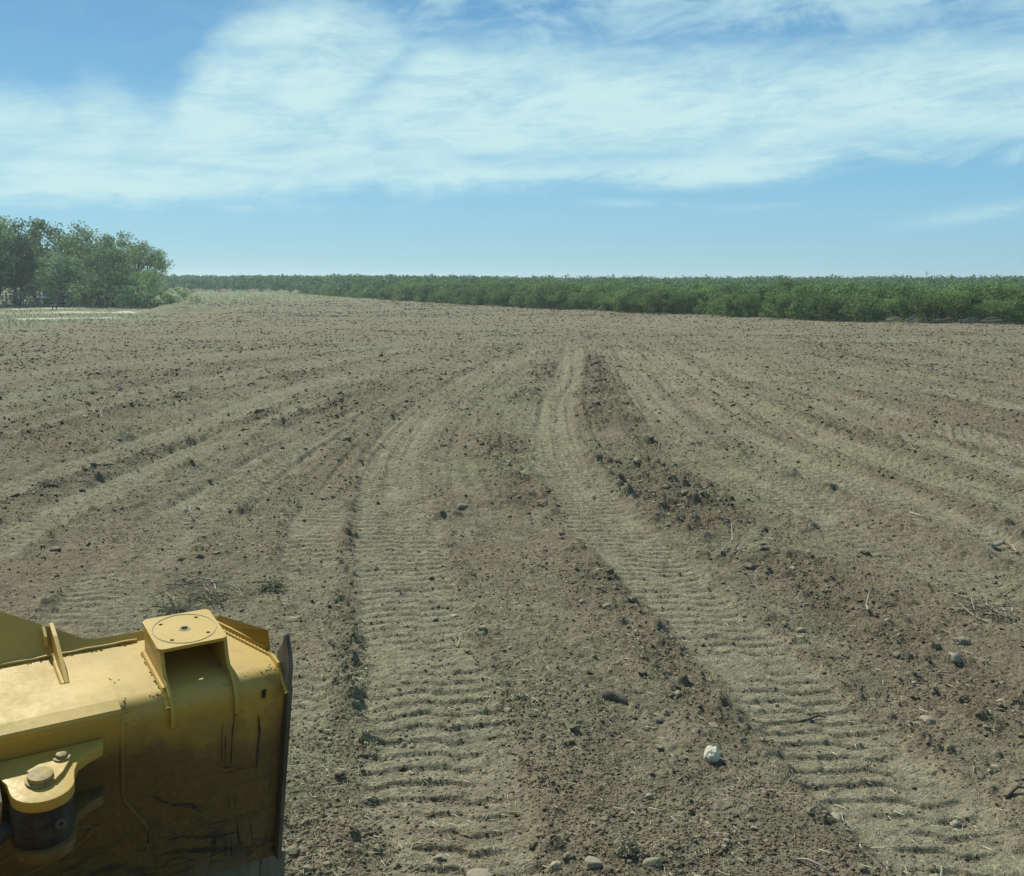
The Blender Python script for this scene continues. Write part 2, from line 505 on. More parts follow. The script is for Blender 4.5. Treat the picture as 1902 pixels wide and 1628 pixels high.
M['darksteel'] = make_plain('greasy_dark_steel', (0.022, 0.022, 0.022), (0.060, 0.058, 0.054), 18.0, 0.5, 0.3, 0.004)
M['chrome'] = make_plain('cylinder_chrome', (0.50, 0.53, 0.55), (0.60, 0.62, 0.62), 3.0, 0.15, 0.0, 0.0, None, 1.0)
M['dustysteel'] = make_plain('dusty_cutting_edge', (0.13, 0.145, 0.125), (0.22, 0.235, 0.20), 7.0, 0.7, 0.2, 0.004, (2.5, 1, 0.4), 0.2)
M['boltpaint'] = make_plain('bolt_paint', (0.40, 0.28, 0.070), (0.19, 0.15, 0.085), 30.0, 0.6, 0.3, 0.003)
M['greyweb'] = make_plain('dusty_grey_plate', (0.30, 0.28, 0.215), (0.40, 0.36, 0.27), 6.0, 0.7, 0.1, 0.003)
M['scrape'] = make_plain('scraped_dark_paint', (0.030, 0.027, 0.020), (0.085, 0.068, 0.040), 40.0, 0.75, 0.2, 0.002)
M['hole'] = make_plain('oily_hole', (0.02, 0.02, 0.018), (0.04, 0.035, 0.03), 8.0, 0.6, 0.0)

# ------------------------------------------------------------------ ground: height and cover
def smooth(a, b, x):
    t = np.clip((x - a) / (b - a), 0, 1)
    return t * t * (3 - 2 * t)

def _h(ix, iy, seed):
    n = (ix * 374761393 + iy * 668265263 + seed * 974711) & 0x7fffffff
    n = ((n ^ (n >> 13)) * 1274126177) & 0x7fffffff
    n = (n ^ (n >> 16)) * 2246822519 & 0x7fffffff
    return ((n >> 7) & 0xffff) / 65535.0

def vn(x, y, seed):
    """value noise, -1..1"""
    fx = np.floor(x); fy = np.floor(y)
    ix = fx.astype(np.int64); iy = fy.astype(np.int64)
    tx = x - fx; ty = y - fy
    tx = tx * tx * (3 - 2 * tx); ty = ty * ty * (3 - 2 * ty)
    a = _h(ix, iy, seed); b = _h(ix + 1, iy, seed); c = _h(ix, iy + 1, seed); d = _h(ix + 1, iy + 1, seed)
    return ((a + (b - a) * tx) * (1 - ty) + (c + (d - c) * tx) * ty) * 2 - 1

def lumps(x, y, seed, keep=0.6):
    """rounded clods on a jittered grid, 0..1"""
    ix = np.floor(x).astype(np.int64); iy = np.floor(y).astype(np.int64)
    best = np.zeros_like(x)
    for dx in (-1, 0, 1):
        for dy in (-1, 0, 1):
            jx = ix + dx; jy = iy + dy
            px = jx + 0.15 + 0.7 * _h(jx, jy, seed); py = jy + 0.15 + 0.7 * _h(jx, jy, seed + 11)
            rr = 0.18 + 0.42 * _h(jx, jy, seed + 23) ** 1.6
            on = _h(jx, jy, seed + 37) < keep
            d2 = ((x - px) ** 2 + (y - py) ** 2) / (rr * rr)
            v = np.sqrt(np.clip(1 - d2, 0, None)) * rr * 2.0 * on
            best = np.maximum(best, v)
    return best

# crawler-track strips and windrows on the ground: (y, centre x, width)
TR = {
 'A': [(2.0, 0.1, 0.9), (4.66, -0.26, 0.9), (5.33, -0.34, 0.93), (6.57, -0.53, 0.93), (7.89, -0.8, 0.96), (9.33, -1.03, 1.01), (11.38, -1.35, 1.08), (14.5, -1.79, 1.12), (16.77, -2.01, 1.12), (19.85, -2.04, 1.14), (24.26, -1.83, 1.25), (31.14, -1.03, 1.3), (40.17, 0.63, 1.3), (46.94, 1.75, 1.0)],
 'B': [(2.0, 2.6, 0.95), (4.66, 2.40, 0.96), (5.33, 2.31, 0.96), (5.99, 2.17, 0.97), (6.82, 2.08, 0.92), (7.89, 1.87, 0.9), (9.33, 1.57, 0.94), (11.38, 1.26, 1.0), (14.5, 0.93, 1.0), (16.77, 0.77, 0.94), (19.85, 0.8, 0.9), (24.26, 1.01, 0.88), (31.14, 1.76, 0.86), (46.94, 2.89, 0.86)],
 'C': [(7.0, 5.2, 1.0), (8.56, 4.84, 1.01), (9.68, 4.61, 1.08), (11.38, 4.36, 1.2), (13.4, 3.99, 1.25), (15.78, 3.55, 1.2), (19.85, 3.3, 1.15), (25.39, 3.44, 1.1), (35.09, 4.02, 1.04), (45.04, 4.47, 0.8)],
 'D': [(9.0, 7.1, 1.0), (11.38, 6.92, 1.08), (13.4, 6.85, 1.11), (16.26, 6.29, 1.16), (19.85, 5.85, 1.08), (25.39, 5.79, 1.1), (32.99, 5.88, 1.07), (43.29, 6.05, 0.93)],
 'E': [(12.0, 9.5, 1.1), (16.77, 9.1, 1.1), (21.41, 8.63, 1.17), (27.97, 8.19, 1.22), (35.09, 7.95, 1.14), (43.29, 7.8, 1.17)],
 'K': [(18.0, 12.4, 1.1), (24.0, 11.9, 1.1), (32.0, 11.2, 1.1), (42.0, 10.4, 1.1)],
 'F': [(6.2, -1.4, 0.4), (7.32, -1.56, 0.46), (9.33, -1.97, 0.56), (11.38, -2.35, 0.66), (13.4, -2.58, 0.7), (15.78, -2.7, 0.69)],
 'G': [(7.5, -3.6, 1.3), (8.85, -3.84, 1.4), (10.26, -4.1, 1.5), (11.38, -4.15, 1.6), (12.76, -4.14, 1.7), (14.5, -4.04, 1.7), (16.77, -3.92, 1.65), (19.85, -3.7, 1.5), (24.26, -3.18, 1.32), (31.14, -2.21, 1.01), (40.17, -0.89, 0.87)],
 'H': [(13.0, -7.5, 1.5), (15.78, -7.0, 1.6), (18.49, -6.75, 1.7), (22.28, -6.5, 1.8), (26.62, -6.16, 1.9), (32.99, -5.2, 2.0), (40.17, -3.71, 1.74)],
 'I': [(19.0, -11.6, 1.6), (24.81, -10.9, 1.7), (28.7, -9.9, 1.9), (32.99, -8.6, 2.0), (38.77, -6.41, 1.89), (45.04, -3.91, 1.46)],
 'J': [(29.0, -18.0, 1.7), (32.04, -16.68, 1.74), (36.23, -14.33, 1.96), (41.67, -11.05, 1.8), (46.94, -7.11, 1.52)],
}
WR = {
 'W1': [(5.5, 3.5, 0.7), (6.82, 3.35, 0.7), (8.14, 3.22, 0.83), (9.68, 2.98, 1.0), (11.38, 2.65, 1.25), (13.4, 2.29, 1.45), (16.26, 1.96, 1.40), (21.41, 2.12, 1.34), (31.14, 2.62, 0.96), (43.29, 3.42, 0.82)],
 'W2': [(5.6, 1.55, 0.35), (6.38, 1.42, 0.37), (7.89, 1.13, 0.4), (9.68, 0.86, 0.54), (11.38, 0.41, 0.7), (12.76, 0.18, 0.7), (14.5, -0.05, 0.8), (18.49, -0.20, 0.8), (23.23, 0.10, 0.8), (31.14, 0.91, 0.84), (40.17, 1.8, 0.61)],
 'W3': [(4.2, -0.90, 0.36), (4.79, -0.96, 0.38), (5.64, -1.08, 0.38), (7.32, -1.30, 0.26), (9.33, -1.64, 0.26), (12.76, -2.21, 0.28), (15.33, -2.5, 0.25)],
 'W4': [(12.5, -7.3, 0.8), (13.75, -7.15, 0.9), (15.33, -6.6, 1.6), (17.31, -6.2, 1.6), (21.41, -5.3, 1.5), (27.97, -4.3, 1.6), (32.99, -3.5, 1.5)],
 'W5': [(18.0, -9.6, 1.0), (19.85, -9.5, 1.3), (22.28, -9.2, 1.6), (25.99, -8.7, 1.7), (31.14, -7.4, 1.8), (37.46, -5.6, 1.7)],
 'W6': [(24.0, -15.5, 1.2), (28.0, -13.8, 1.6), (33.0, -11.7, 1.8), (40.0, -8.2, 1.6)],
 'W7': [(12.0, 5.4, 0.5), (16.0, 4.95, 0.6), (22.0, 4.6, 0.6), (32.0, 4.9, 0.7)],
 'W8': [(15.0, 8.1, 0.6), (20.0, 7.4, 0.7), (28.0, 7.0, 0.7), (38.0, 6.9, 0.7)],
}
TR = {k: np.array(v) for k, v in TR.items()}
for k_, f_ in (('G', 0.62), ('H', 0.50), ('I', 0.48), ('J', 0.5), ('C', 0.8), ('D', 0.75), ('E', 0.75), ('K', 0.75)):
    TR[k_][:, 2] *= f_
for k_, src, off in (('L', 'G', -1.75), ('N', 'H', 1.35), ('O', 'I', 1.6), ('Q', 'J', 1.8), ('S', 'D', -1.25), ('T', 'E', -1.3), ('U', 'C', 1.15)):
    TR[k_] = TR[src].copy(); TR[k_][:, 1] += off * np.clip((52 - TR[k_][:, 0]) / 30, 0.25, 1); TR[k_][:, 2] *= 0.7
WR = {k: np.array(v) for k, v in WR.items()}
ORDER = ['Q', 'J', 'O', 'I', 'N', 'H', 'L', 'G', 'K', 'T', 'S', 'U', 'E', 'D', 'C', 'F', 'B', 'A']
FLOW = ['J', 'I', 'H', 'G', 'A', 'B', 'C', 'D', 'E', 'K']

LINES = {}
for k_, p_ in TR.items():                                      # smoothed centre line, arc length and slope of each pass
    yy_ = np.linspace(p_[0, 0], p_[-1, 0], 400); xx_ = np.interp(yy_, p_[:, 0], p_[:, 1])
    xx_ = np.convolve(np.concatenate([np.full(12, xx_[0]), xx_, np.full(12, xx_[-1])]), np.ones(25) / 25, 'valid')
    LINES[k_] = (yy_, xx_, np.concatenate([[0], np.cumsum(np.hypot(np.diff(xx_), np.diff(yy_)))]), np.gradient(xx_, yy_))

GRASS_EDGE = np.array([(-60, 57), (-31.4, 61.4), (-28.6, 66.5), (-28.2, 75.4), (-29.5, 86), (-38, 128), (-27, 150), (-14, 141.8)])
BRUSH_EDGE = np.array([(-91, 270), (-60, 245), (-44, 215), (-28.6, 176), (-14.5, 143), (-3.2, 119), (7.9, 100), (16.1, 86.5), (21.7, 76.0), (28.4, 71.0), (34.4, 67.5), (50, 64), (90, 60)])

def brush_y(x):
    return np.interp(x, BRUSH_EDGE[:, 0], BRUSH_EDGE[:, 1])

def grass_zone(x, y):
    """how far a point lies inside the grassy ground on the far left and far centre (0..1)"""
    q = x / np.maximum(y, 1.0)
    bq = np.array([-0.9, -0.511, -0.43, -0.371, -0.335, -0.30, -0.255, -0.18, -0.10, 0.0])
    bd = np.array([52.0, 61.4, 66.5, 75.4, 90.0, 125.0, 142.0, 150.0, 165.0, 400.0])
    lim = np.interp(q, bq, bd)
    j = 2.5 * vn(x * 0.15, y * 0.15, 71) + 1.5 * vn(x * 0.6, y * 0.4, 72)
    return smooth(-2.0, 3.0, y - lim + j)

def ground(x, y):
    """height and masks (compacted, dark windrow, vegetation, pale caliche) at ground points"""
    r = np.hypot(x, y) + 0.01
    spc = np.sqrt(r * 0.00115 * np.maximum(r * r / (EYE * 996.0), r * 0.001))
    def lod(lam): return smooth(0.55, 1.6, lam / spc)
    n2 = vn(x / 2.4, y / 2.4, 1); n07 = vn(x / 0.75, y / 0.75, 2); n03 = vn(x / 0.31, y / 0.31, 3)
    n01 = vn(x / 0.115, y / 0.115, 4) * lod(0.115); n005 = vn(x / 0.045, y / 0.045, 5) * lod(0.045)
    l1 = lumps(x / 0.17, y / 0.17, 6, 0.42) * lod(0.17)
    l2 = lumps(x / 0.07, y / 0.07, 7, 0.5) * lod(0.07)
    l3 = lumps(x / 0.42, y / 0.42, 8, 0.30) * lod(0.42)
    # rows: coordinate that follows the passes of the machine
    xs = [np.interp(y, TR[k][:, 0], TR[k][:, 1]) for k in FLOW]
    c = np.zeros_like(x)
    for i in range(len(xs) - 1):
        c += np.clip((x - xs[i]) / np.maximum(xs[i + 1] - xs[i], 0.4), 0, 1)
    c += np.minimum(x - xs[0], 0) / 3.0 + np.maximum(x - xs[-1], 0) / 3.0
    nearw = 1 - smooth(40, 58, y)
    st = vn(c * 4.1, y * 0.10 + 7, 20) * 0.6 + vn(c * 9.7, y * 0.16, 21) * 0.4
    far = vn(x * 0.05 + y * 0.02, y * 0.30, 22) * 0.6 + vn(x * 0.12, y * 0.7 + x * 0.08, 23) * 0.4
    thin = vn(c * 21.0, y * 0.13 + 3, 24) * 0.6 + vn(c * 43.0, y * 0.22, 25) * 0.4
    st = st * nearw + far * (1 - nearw)
    rough = 0.55 + 0.45 * smooth(-0.6, 0.6, vn(x / 1.3, y / 1.3, 30) + 0.8 * st)
    clm = smooth(-0.35, 0.7, vn(x / 0.9, y / 0.9, 34) + 0.4 * n07)
    clm = clm * (1 + 1.9 * smooth(8, 17, y))
    hr = 0.022 * n07 + 0.014 * n03 + rough * (0.013 * n01 + 0.008 * n005 + 0.026 * l1 * clm + 0.016 * l2 + 0.03 * l3 * clm * smooth(0.6, 0.75, rough))
    base = 0.05 * n2 + 0.030 * st + 0.050 * thin * nearw * smooth(9, 18, y)
    comp = np.zeros_like(x); dark = np.clip(0.20 + 0.8 * st + 0.55 * thin * nearw * smooth(8, 16, y), 0, 1) * 0.70 * (0.22 + 0.70 * smooth(8, 17, y))
    veg = smooth(0.15, 0.75, vn(x / 3.1, y / 4.0, 40) * 0.7 + vn(x / 1.1, y / 1.1, 41) * 0.4 + 0.1) * 0.48
    h = hr
    for k in ('W8', 'W7', 'W6', 'W5', 'W4', 'W3', 'W2', 'W1'):
        p = WR[k]
        cx = np.interp(y, p[:, 0], p[:, 1]); wd = np.interp(y, p[:, 0], p[:, 2])
        ends = smooth(p[0, 0], p[0, 0] + 1.2, y) * (1 - smooth(p[-1, 0] - 6, p[-1, 0], y))
        u = np.abs(x - cx) + 0.12 * n07 + 0.07 * n03
        m = (1 - smooth(wd * 0.22, wd * 0.72, u)) * ends * smooth(-1.25 if k == 'W1' else -0.75, -0.1 if k == 'W1' else 0.25, vn(x / 0.9, y / 1.4, 33) + 0.5 * n2)
        m = m * {'W1': 0.60 + 0.40 * smooth(8, 14, y), 'W2': 0.7, 'W3': 0.55, 'W4': 0.85, 'W5': 0.85, 'W6': 0.75, 'W7': 0.5, 'W8': 0.5}[k]
        h = h + m * (0.034 + 0.02 * n03 + 0.060 * l1 + 0.024 * l2 + 0.065 * l3)
        dark = np.maximum(dark, 0.9 * m); veg = veg * (1 - 0.6 * m)
    for k in ORDER:
        p = TR[k]
        cx = np.interp(y, p[:, 0], p[:, 1]); wd = np.interp(y, p[:, 0], p[:, 2])
        yy, xx, arc, grd = LINES[k]
        cx = np.interp(y, yy, xx); slope = np.interp(y, yy, grd)
        ca = 1 / np.sqrt(1 + slope ** 2)
        u = (x - cx) * ca; S = np.interp(y, yy, arc) + (x - cx) * slope * ca
        hw = wd * ca * 0.5
        ends = smooth(p[0, 0], p[0, 0] + 0.5, y) * (1 - smooth(p[-1, 0] - 4, p[-1, 0], y))
        if k not in 'AB': ends = ends * (0.38 + 0.62 * smooth(-0.7, 0.2, vn(x / 1.2 + 9, y / 2.9, 62) + 0.45 * n2))
        if k == 'A': ends = ends * (0.62 + 0.38 * smooth(-0.5, 0.2, vn(x / 1.7 + 3, y / 2.6, 61) + 0.35))
        au = np.abs(u) + 0.05 * n03 + 0.03 * n01
        m = (1 - smooth(hw - 0.09, hw + 0.05, au)) * ends
        # two shoe passes that do not quite line up
        off = 0.45 * smooth(-0.06, 0.06, u - 0.12 * hw + 0.06 * vn(S / 0.9, S * 0 + 1, 50))
        ph = S / 0.182 + off + 0.09 * vn(S / 0.5, u / 0.35, 51) + 0.12 * vn(S / 1.6, u / 0.30, 52)
        f = ph - np.floor(ph)
        d = np.where(f < 0.5, (0.5 - f) / 0.17, (f - 0.5) / 0.085)
        groove = np.exp(-np.clip(d, 0, 6) ** 2 * 1.0)
        lip = np.exp(-((f - 0.68) / 0.08) ** 2)
        amp = smooth(-0.95, 0.15, vn(S / 0.8, u / 0.30, 53) + 0.45 * vn(S / 0.19, u / 0.11, 54)) * lod(0.26)
        amp = amp * (0.6 if k in 'HIJKLNOQST' else 1.0)
        ampz = 1 + 1.9 * smooth(7, 18, y)
        ht = 0.012 * n07 + 0.006 * n03 + 0.0045 * n01 + 0.0035 * n005 + 0.010 * l2 * (n07 > -0.1) - 0.030 - amp * ampz * (0.0225 * groove - 0.006 * lip)
        m = m * (1 - 0.30 * smooth(14, 30, y))
        h = h * (1 - m * 0.90) + ht * m
        comp = comp * (1 - m) + m * (1 - 1.0 * groove * amp)
        dark = dark * (1 - 0.75 * m); veg = veg * (1 - 0.55 * m)
        b = np.exp(-((au - hw - 0.11) / 0.085) ** 2) * ends * smooth(-0.5, 0.5, n07 + n03)
        h = h + b * (0.014 + 0.035 * l1 + 0.02 * l2)
    gz = grass_zone(x, y)
    bz = smooth(-1.0, 2.0, y - brush_y(x))
    h = h * (1 - 0.7 * gz) + base
    veg = np.maximum(veg, gz); veg = np.maximum(veg, bz * 0.9)
    dark = dark * (1 - gz)
    pale = np.zeros_like(x)
    for (xa, ya, xb, yb, hwid) in ((-60, 84.5, -33, 92.0, 2.2), (-45, 71, -31, 78, 1.5), (-37, 91, -33.5, 100, 1.6), (-51, 103, -44, 106, 1.3)):
        t = np.clip((x - xa) / (xb - xa), 0, 1); ly = ya + (yb - ya) * t
        ins = smooth(xa - 3, xa, x) * (1 - smooth(xb - 1.5, xb + 1.5, x))
        pale = np.maximum(pale, ins * (1 - smooth(hwid * 0.5, hwid, np.abs(y - ly + 1.2 * vn(x * 0.2, y * 0.1, 80)))))
    pale = pale * smooth(-0.55, 0.0, vn(x * 0.45, y * 0.5, 81) + 0.25)
    wn = _h(np.floor(x * 977.0).astype(np.int64), np.floor(y * 977.0).astype(np.int64), 97) - 0.5
    h = h + wn * np.minimum(spc * 0.55, 0.035) * (1 - 0.55 * comp) * (1 - 0.5 * gz)
    # very gentle swell of the land
    h = h + 0.10 * vn(x / 38.0, y / 38.0, 90) * smooth(15, 40, r)
    return h, comp, dark, veg, pale

def gz_at(x, y):
    return float(ground(np.array([float(x)]), np.array([float(y)]))[0][0])

def build_ground():
    dense = np.arange(-33.5, 33.51, 0.066)
    left = np.concatenate([np.arange(-180, -60, 5.0), np.arange(-60, -34.5, 0.9)])
    az = np.radians(np.concatenate([left, dense, -left[::-1][:-1]]))
    pix = np.concatenate([np.arange(0.70, 110, 0.94), np.arange(110, 300, 0.66), np.arange(300, 640.0, 0.94)])                         # image rows below the horizon
    rr = EYE * 996.0 / pix
    rr = rr[(rr > 3.2) & (rr < 900)]
    rr = np.sort(np.concatenate([[0.4, 1.0, 1.8, 2.5], rr, [1200, 1700, 2600, 4500, 9000]]))
    RR, AA = np.meshgrid(rr, az, indexing='ij')
    X = (RR * np.sin(AA)).ravel(); Y = (RR * np.cos(AA)).ravel()
    h, comp, dark, veg, pale = ground(X, Y)
    na, nr = len(az), len(rr)
    idx = np.arange(na * nr).reshape(nr, na)
    nxt = np.roll(idx, -1, axis=1)
    F = np.stack([idx[:-1], idx[1:], nxt[1:], nxt[:-1]], axis=-1).reshape(-1, 4)
    V = np.stack([X, Y, h], axis=1)
    # centre cap
    V = np.concatenate([V, [[0, 0, 0]]])
    me = np_mesh('field_ground', V, F[:, ::-1], smooth=True)
    a = me.attributes.new('mask', 'FLOAT_COLOR', 'POINT')
    mk = np.stack([comp, dark, veg, pale], axis=1)
    mk = np.concatenate([mk, [[0, 0, 0, 0]]]).astype(np.float32)
    a.data.foreach_set('color', mk.ravel())
    o = link('ground', me, M['soil'])
    tag(o, 'bare brown tilled field with ridged crawler tracks running to the horizon', kind='structure')
    return o

build_ground()

# ------------------------------------------------------------------ bulldozer blade (seen from behind, at the lower left)
A_ = R(57.0); TH = R(9.0)
eS = Vector((math.sin(A_), math.cos(A_), 0)); eT0 = Vector((-math.cos(A_), math.sin(A_), 0)); eZ0 = Vector((0, 0, 1))
eT = math.cos(TH) * eT0 + math.sin(TH) * eZ0
eZ = math.cos(TH) * eZ0 - math.sin(TH) * eT0
BL0 = Vector((-0.83812, 3.50108, 1.56474))
blade = empty('bulldozer')
BLM = Matrix(((eS.x, eT.x, eZ.x, BL0.x), (eS.y, eT.y, eZ.y, BL0.y), (eS.z, eT.z, eZ.z, BL0.z), (0, 0, 0, 1)))
blade.matrix_world = BLM
tag(blade, 'yellow bulldozer whose angled blade with square mast plate shows from behind', 'bulldozer')
XS, XT, XZ = (1, 0, 0), (0, 1, 0), (0, 0, 1)

def grid_sheet(name, rows, thick, sm=35):
    """rows: list of point lists (equal length) -> solidified sheet"""
    bm = bmesh.new()
    vv = [[bm.verts.new(p) for p in r] for r in rows]
    for i in range(len(vv) - 1):
        for j in range(len(vv[0]) - 1):
            bm.faces.new((vv[i][j], vv[i + 1][j], vv[i + 1][j + 1], vv[i][j + 1]))
    bmesh.ops.recalc_face_normals(bm, faces=bm.faces)
    bmesh.ops.solidify(bm, geom=list(bm.faces), thickness=thick)
    return bm_mesh(name, bm, sm)

def build_blade():
    P = blade
    W = -3.1
    # back plate, bent over the top: profile (t, z)
    arc = [(0.075 - 0.075 * math.sin(a), -0.075 + 0.075 * math.cos(a)) for a in [R(x) for x in (0, 15, 30, 45, 60, 75, 90)]]
    rows = []
    for s, trear in ((W, 0.445), (-1.6, 0.445), (-0.60, 0.445), (-0.12, 0.445), (-0.06, 0.30), (-0.002, 0.15)):
        prof = [(trear, 0.0)] + [(trear * 0.5 + 0.04, 0.0)] + arc + [(0.0, -0.3), (0.0, -0.55), (0.0, -0.862)]
        rows.append([(s, t, z) for t, z in prof])
    link('back_plate', grid_sheet('back_plate', rows, 0.014), M['paintworn_shaded'], P)
    # weld along the rear edge of the top
    o = link('weld_bead', tubes_mesh('weld_rear', [tube([(s, 0.447, 0.006 + 0.002 * math.sin(s * 90)) for s in np.linspace(W, -0.425, 60)], 0.0055, 6)]), M['paint'], P)
    # moldboard: curved working face
    mb = []
    prof = [(0.475, 0.02), (0.41, -0.12), (0.345, -0.30), (0.315, -0.50), (0.325, -0.70), (0.37, -0.88), (0.40, -0.95)]
    for s in (W, -1.5, -0.30, -0.13):
        mb.append([(s, t, z) for t, z in prof])
    mb.append([(-0.01, t - 0.29 * (1 if z > -0.3 else 0.4), z) for t, z in prof])
    link('moldboard', grid_sheet('moldboard', mb, 0.016), M['paint'], P)
    # spill guard: the top of the moldboard, curling forward over the load
    ln = R(48); du = Vector((0, math.sin(ln), math.cos(ln)))
    out = [(W, -0.01), (W, 0.04), (-2.45, 0.04), (-2.10, 0.33), (-1.06, 0.33), (-0.66, 0.085), (-0.61, 0.052), (-0.56, 0.040), (-0.40, 0.038), (-0.10, 0.040), (-0.10, -0.01)]
    link('spill_guard', prism(out, 0.014, (XS, du, Vector((0, math.cos(ln), -math.sin(ln)))), (0, 0.449, 0.0), bevel=0.002, name='spill_guard'), M['paint'], P)
    # wing plate: the top corner swept back to the end plate
    bm = bmesh.new()
    q = [(-0.105, 0.450, -0.01), (-0.100, 0.480, 0.030), (-0.001, 0.185, 0.085), (-0.001, 0.150, -0.01)]
    f = bm.faces.new([bm.verts.new(p) for p in q]); bmesh.ops.solidify(bm, geom=[f], thickness=0.014)
    link('wing_plate', bm_mesh('wing_plate', bm), M['paint'], P)
    link('weld_bead', tubes_mesh('weld_wing', [tube([(-0.11 + 0.108 * k / 30, 0.40 - 0.27 * k / 30, 0.002) for k in range(31)], [0.005 + 0.0035 * (k % 2) for k in range(31)], 6)]), M['paint'], P)
    # reinforcing plate on the beam
    pr = [(0.215, 0.002), (0.215, 0.014), (0.045, 0.014), (-0.006, 0.004), (-0.012, -0.008), (-0.012, -0.030), (0.004, -0.030)]
    link('reinforcing_plate', prism([(t, z) for t, z in pr], 2.3, (XT, XZ, XS), (-2.88, 0, 0), name='reinforcing_plate'), M['paint'], P)
    link('face_plate', prism([(-2.88, -0.031), (-0.582, -0.031), (-0.582, -0.335), (-0.574, -0.385), (-0.55, -0.43), (-0.51, -0.50), (-0.497, -0.54), (-0.495, -0.60), (-0.51, -0.66), (-0.60, -0.76), (-2.88, -0.76)], 0.010, (XS, XZ, (0, -1, 0)), (0, -0.001, 0), bevel=0.003, name='face_plate'), M['paintworn_shaded'], P)
    pts = [(-0.579, -0.004, -0.045), (-0.581, -0.006, -0.20), (-0.581, -0.006, -0.335), (-0.573, -0.006, -0.385), (-0.549, -0.006, -0.43), (-0.509, -0.006, -0.50), (-0.495, -0.006, -0.54), (-0.493, -0.006, -0.60), (-0.508, -0.006, -0.66)]
    link('weld_bead', tubes_mesh('weld_face', [tube(pts, 0.009, 8)]), M['paintworn_shaded'], P)
    # upright fin (gusset)
    fin = [(0.450, -0.003), (0.540, 0.085), (0.528, 0.098), (0.44, 0.088), (0.225, 0.012), (0.225, -0.003)]
    link('gusset', prism(fin, 0.014, (XT, XZ, XS), (-0.716, 0, 0), bevel=0.0015, name='gusset'), M['paint'], P)
    link('lifting_tab', prism([(0.475, 0.03), (0.530, 0.080), (0.520, 0.094), (0.47, 0.075), (0.455, 0.04)], 0.010, (XT, XZ, XS), (-0.742, 0, 0), bevel=0.001, name='lifting_tab'), M['paint'], P)
    link('weld_bead', tubes_mesh('weld_fin', [tube([(-0.722, t, 0.004) for t in np.linspace(0.44, 0.225, 24)], [0.007 + 0.003 * (k % 2) for k in range(24)], 6)]), M['paint'], P)
    # mast stand: two cheeks, a rear wall and the drilled square plate
    cheek = [(0.352, -0.003), (0.352, 0.1175), (0.122, 0.1175), (0.112, 0.088), (0.100, 0.060), (0.082, 0.036), (0.050, 0.022), (0.015, -0.002), (-0.010, -0.038), (-0.020, -0.075), (-0.014, -0.112), (-0.004, -0.122), (0.004, -0.122), (0.004, -0.07), (0.026, -0.028), (0.070, -0.004)]
    for s in (-0.418, -0.192):
        link('cheek_plate', prism(cheek, 0.013, (XT, XZ, XS), (s, 0, 0), bevel=0.0012, name='cheek_plate'), M['paint'], P)
    link('weld_bead', tubes_mesh('weld_cheek', [tube([(-0.424, t, 0.004 if t > 0.06 else 0.004 - (0.06 - t) * 0.75) for t in np.linspace(0.35, 0.0, 36)], [0.008 + 0.003 * (k % 2) for k in range(36)], 6)]), M['paint'], P)
    link('rear_wall', prism([(-0.404, 0.002), (-0.193, 0.002), (-0.193, 0.1172), (-0.404, 0.1172)], 0.012, (XS, XZ, XT), (0, 0.336, 0), name='rear_wall'), M['paint'], P)
    # square plate with rounded corners and five holes
    c0 = (-0.302, 0.236); hw = 0.124; rc = 0.022
    ol = []
    for qx, qy, a0 in ((1, 1, 0), (-1, 1, 90), (-1, -1, 180), (1, -1, 270)):
        for k in range(6):
            a = R(a0 + 18 * k)
            ol.append((c0[0] + qx * (hw - rc) + rc * math.cos(a), c0[1] + qy * (hw - rc) + rc * math.sin(a)))
    hl = [circle(c0[0], c0[1], 0.0135, 16)]
    for k in range(4):
        a = R(45 + 90 * k + 3); hl.append(circle(c0[0] + 0.093 * math.cos(a), c0[1] + 0.093 * math.sin(a), 0.0075, 12))
    mp = link('mast_plate', prism(ol, 0.013, (XS, XT, XZ), (0, 0, 0.118), holes=hl, bevel=0.0018, name='mast_plate'), M['paint'], P)
    ring = [tube([(c0[0] + 0.112 * math.cos(2 * math.pi * k / 64), c0[1] + 0.112 * math.sin(2 * math.pi * k / 64), 0.1315) for k in range(65)], 0.0018, 5, cap=False)]
    link('scribed_ring', tubes_mesh('scribed_ring', ring), M['greyweb'], mp)
    link('hole_collar', prism(circle(c0[0], c0[1], 0.0205, 24), 0.0015, (XS, XT, XZ), (0, 0, 0.1312), holes=[circle(c0[0], c0[1], 0.0137, 16)], name='hole_collar'), M['greyweb'], mp)
    # end plate
    ep = [(-0.036, -0.862), (-0.032, -0.36), (-0.040, 0.04), (-0.030, 0.085), (0.004, 0.155), (0.018, 0.148), (0.045, 0.095), (0.09, 0.035), (0.10, -0.2), (0.10, -0.862)]
    ep_o = link('end_plate', prism(ep, 0.015, (XT, XZ, XS), (0.0, 0, 0), bevel=0.003, name='end_plate'), M['steel'], P)
    link('wear_strip', prism([(-0.026, -0.87), (-0.022, -0.36), (-0.026, -0.05), (0.05, -0.05), (0.09, -0.87)], 0.004, (XT, XZ, XS), (0.0165, 0, 0), bevel=0.001, name='wear_strip'), M['darksteel'], P)
    link('weld_bead', tubes_mesh('weld_end', [tube([(-0.004, t, 0.006 if t > 0.06 else 0.004 - (0.06 - t) * 0.8) for t in np.linspace(0.16, -0.03, 26)], [0.007 + 0.003 * (k % 2) for k in range(26)], 6)]), M['paint'], P)
    # cutting edge and end bit
    link('cutting_edge', prism([(W, -0.85), (-0.05, -0.85), (-0.05, -1.10), (W, -1.10)], 0.022, (XS, XZ, XT), (0, 0.016, 0), bevel=0.002, name='cutting_edge'), M['dustysteel'], P)
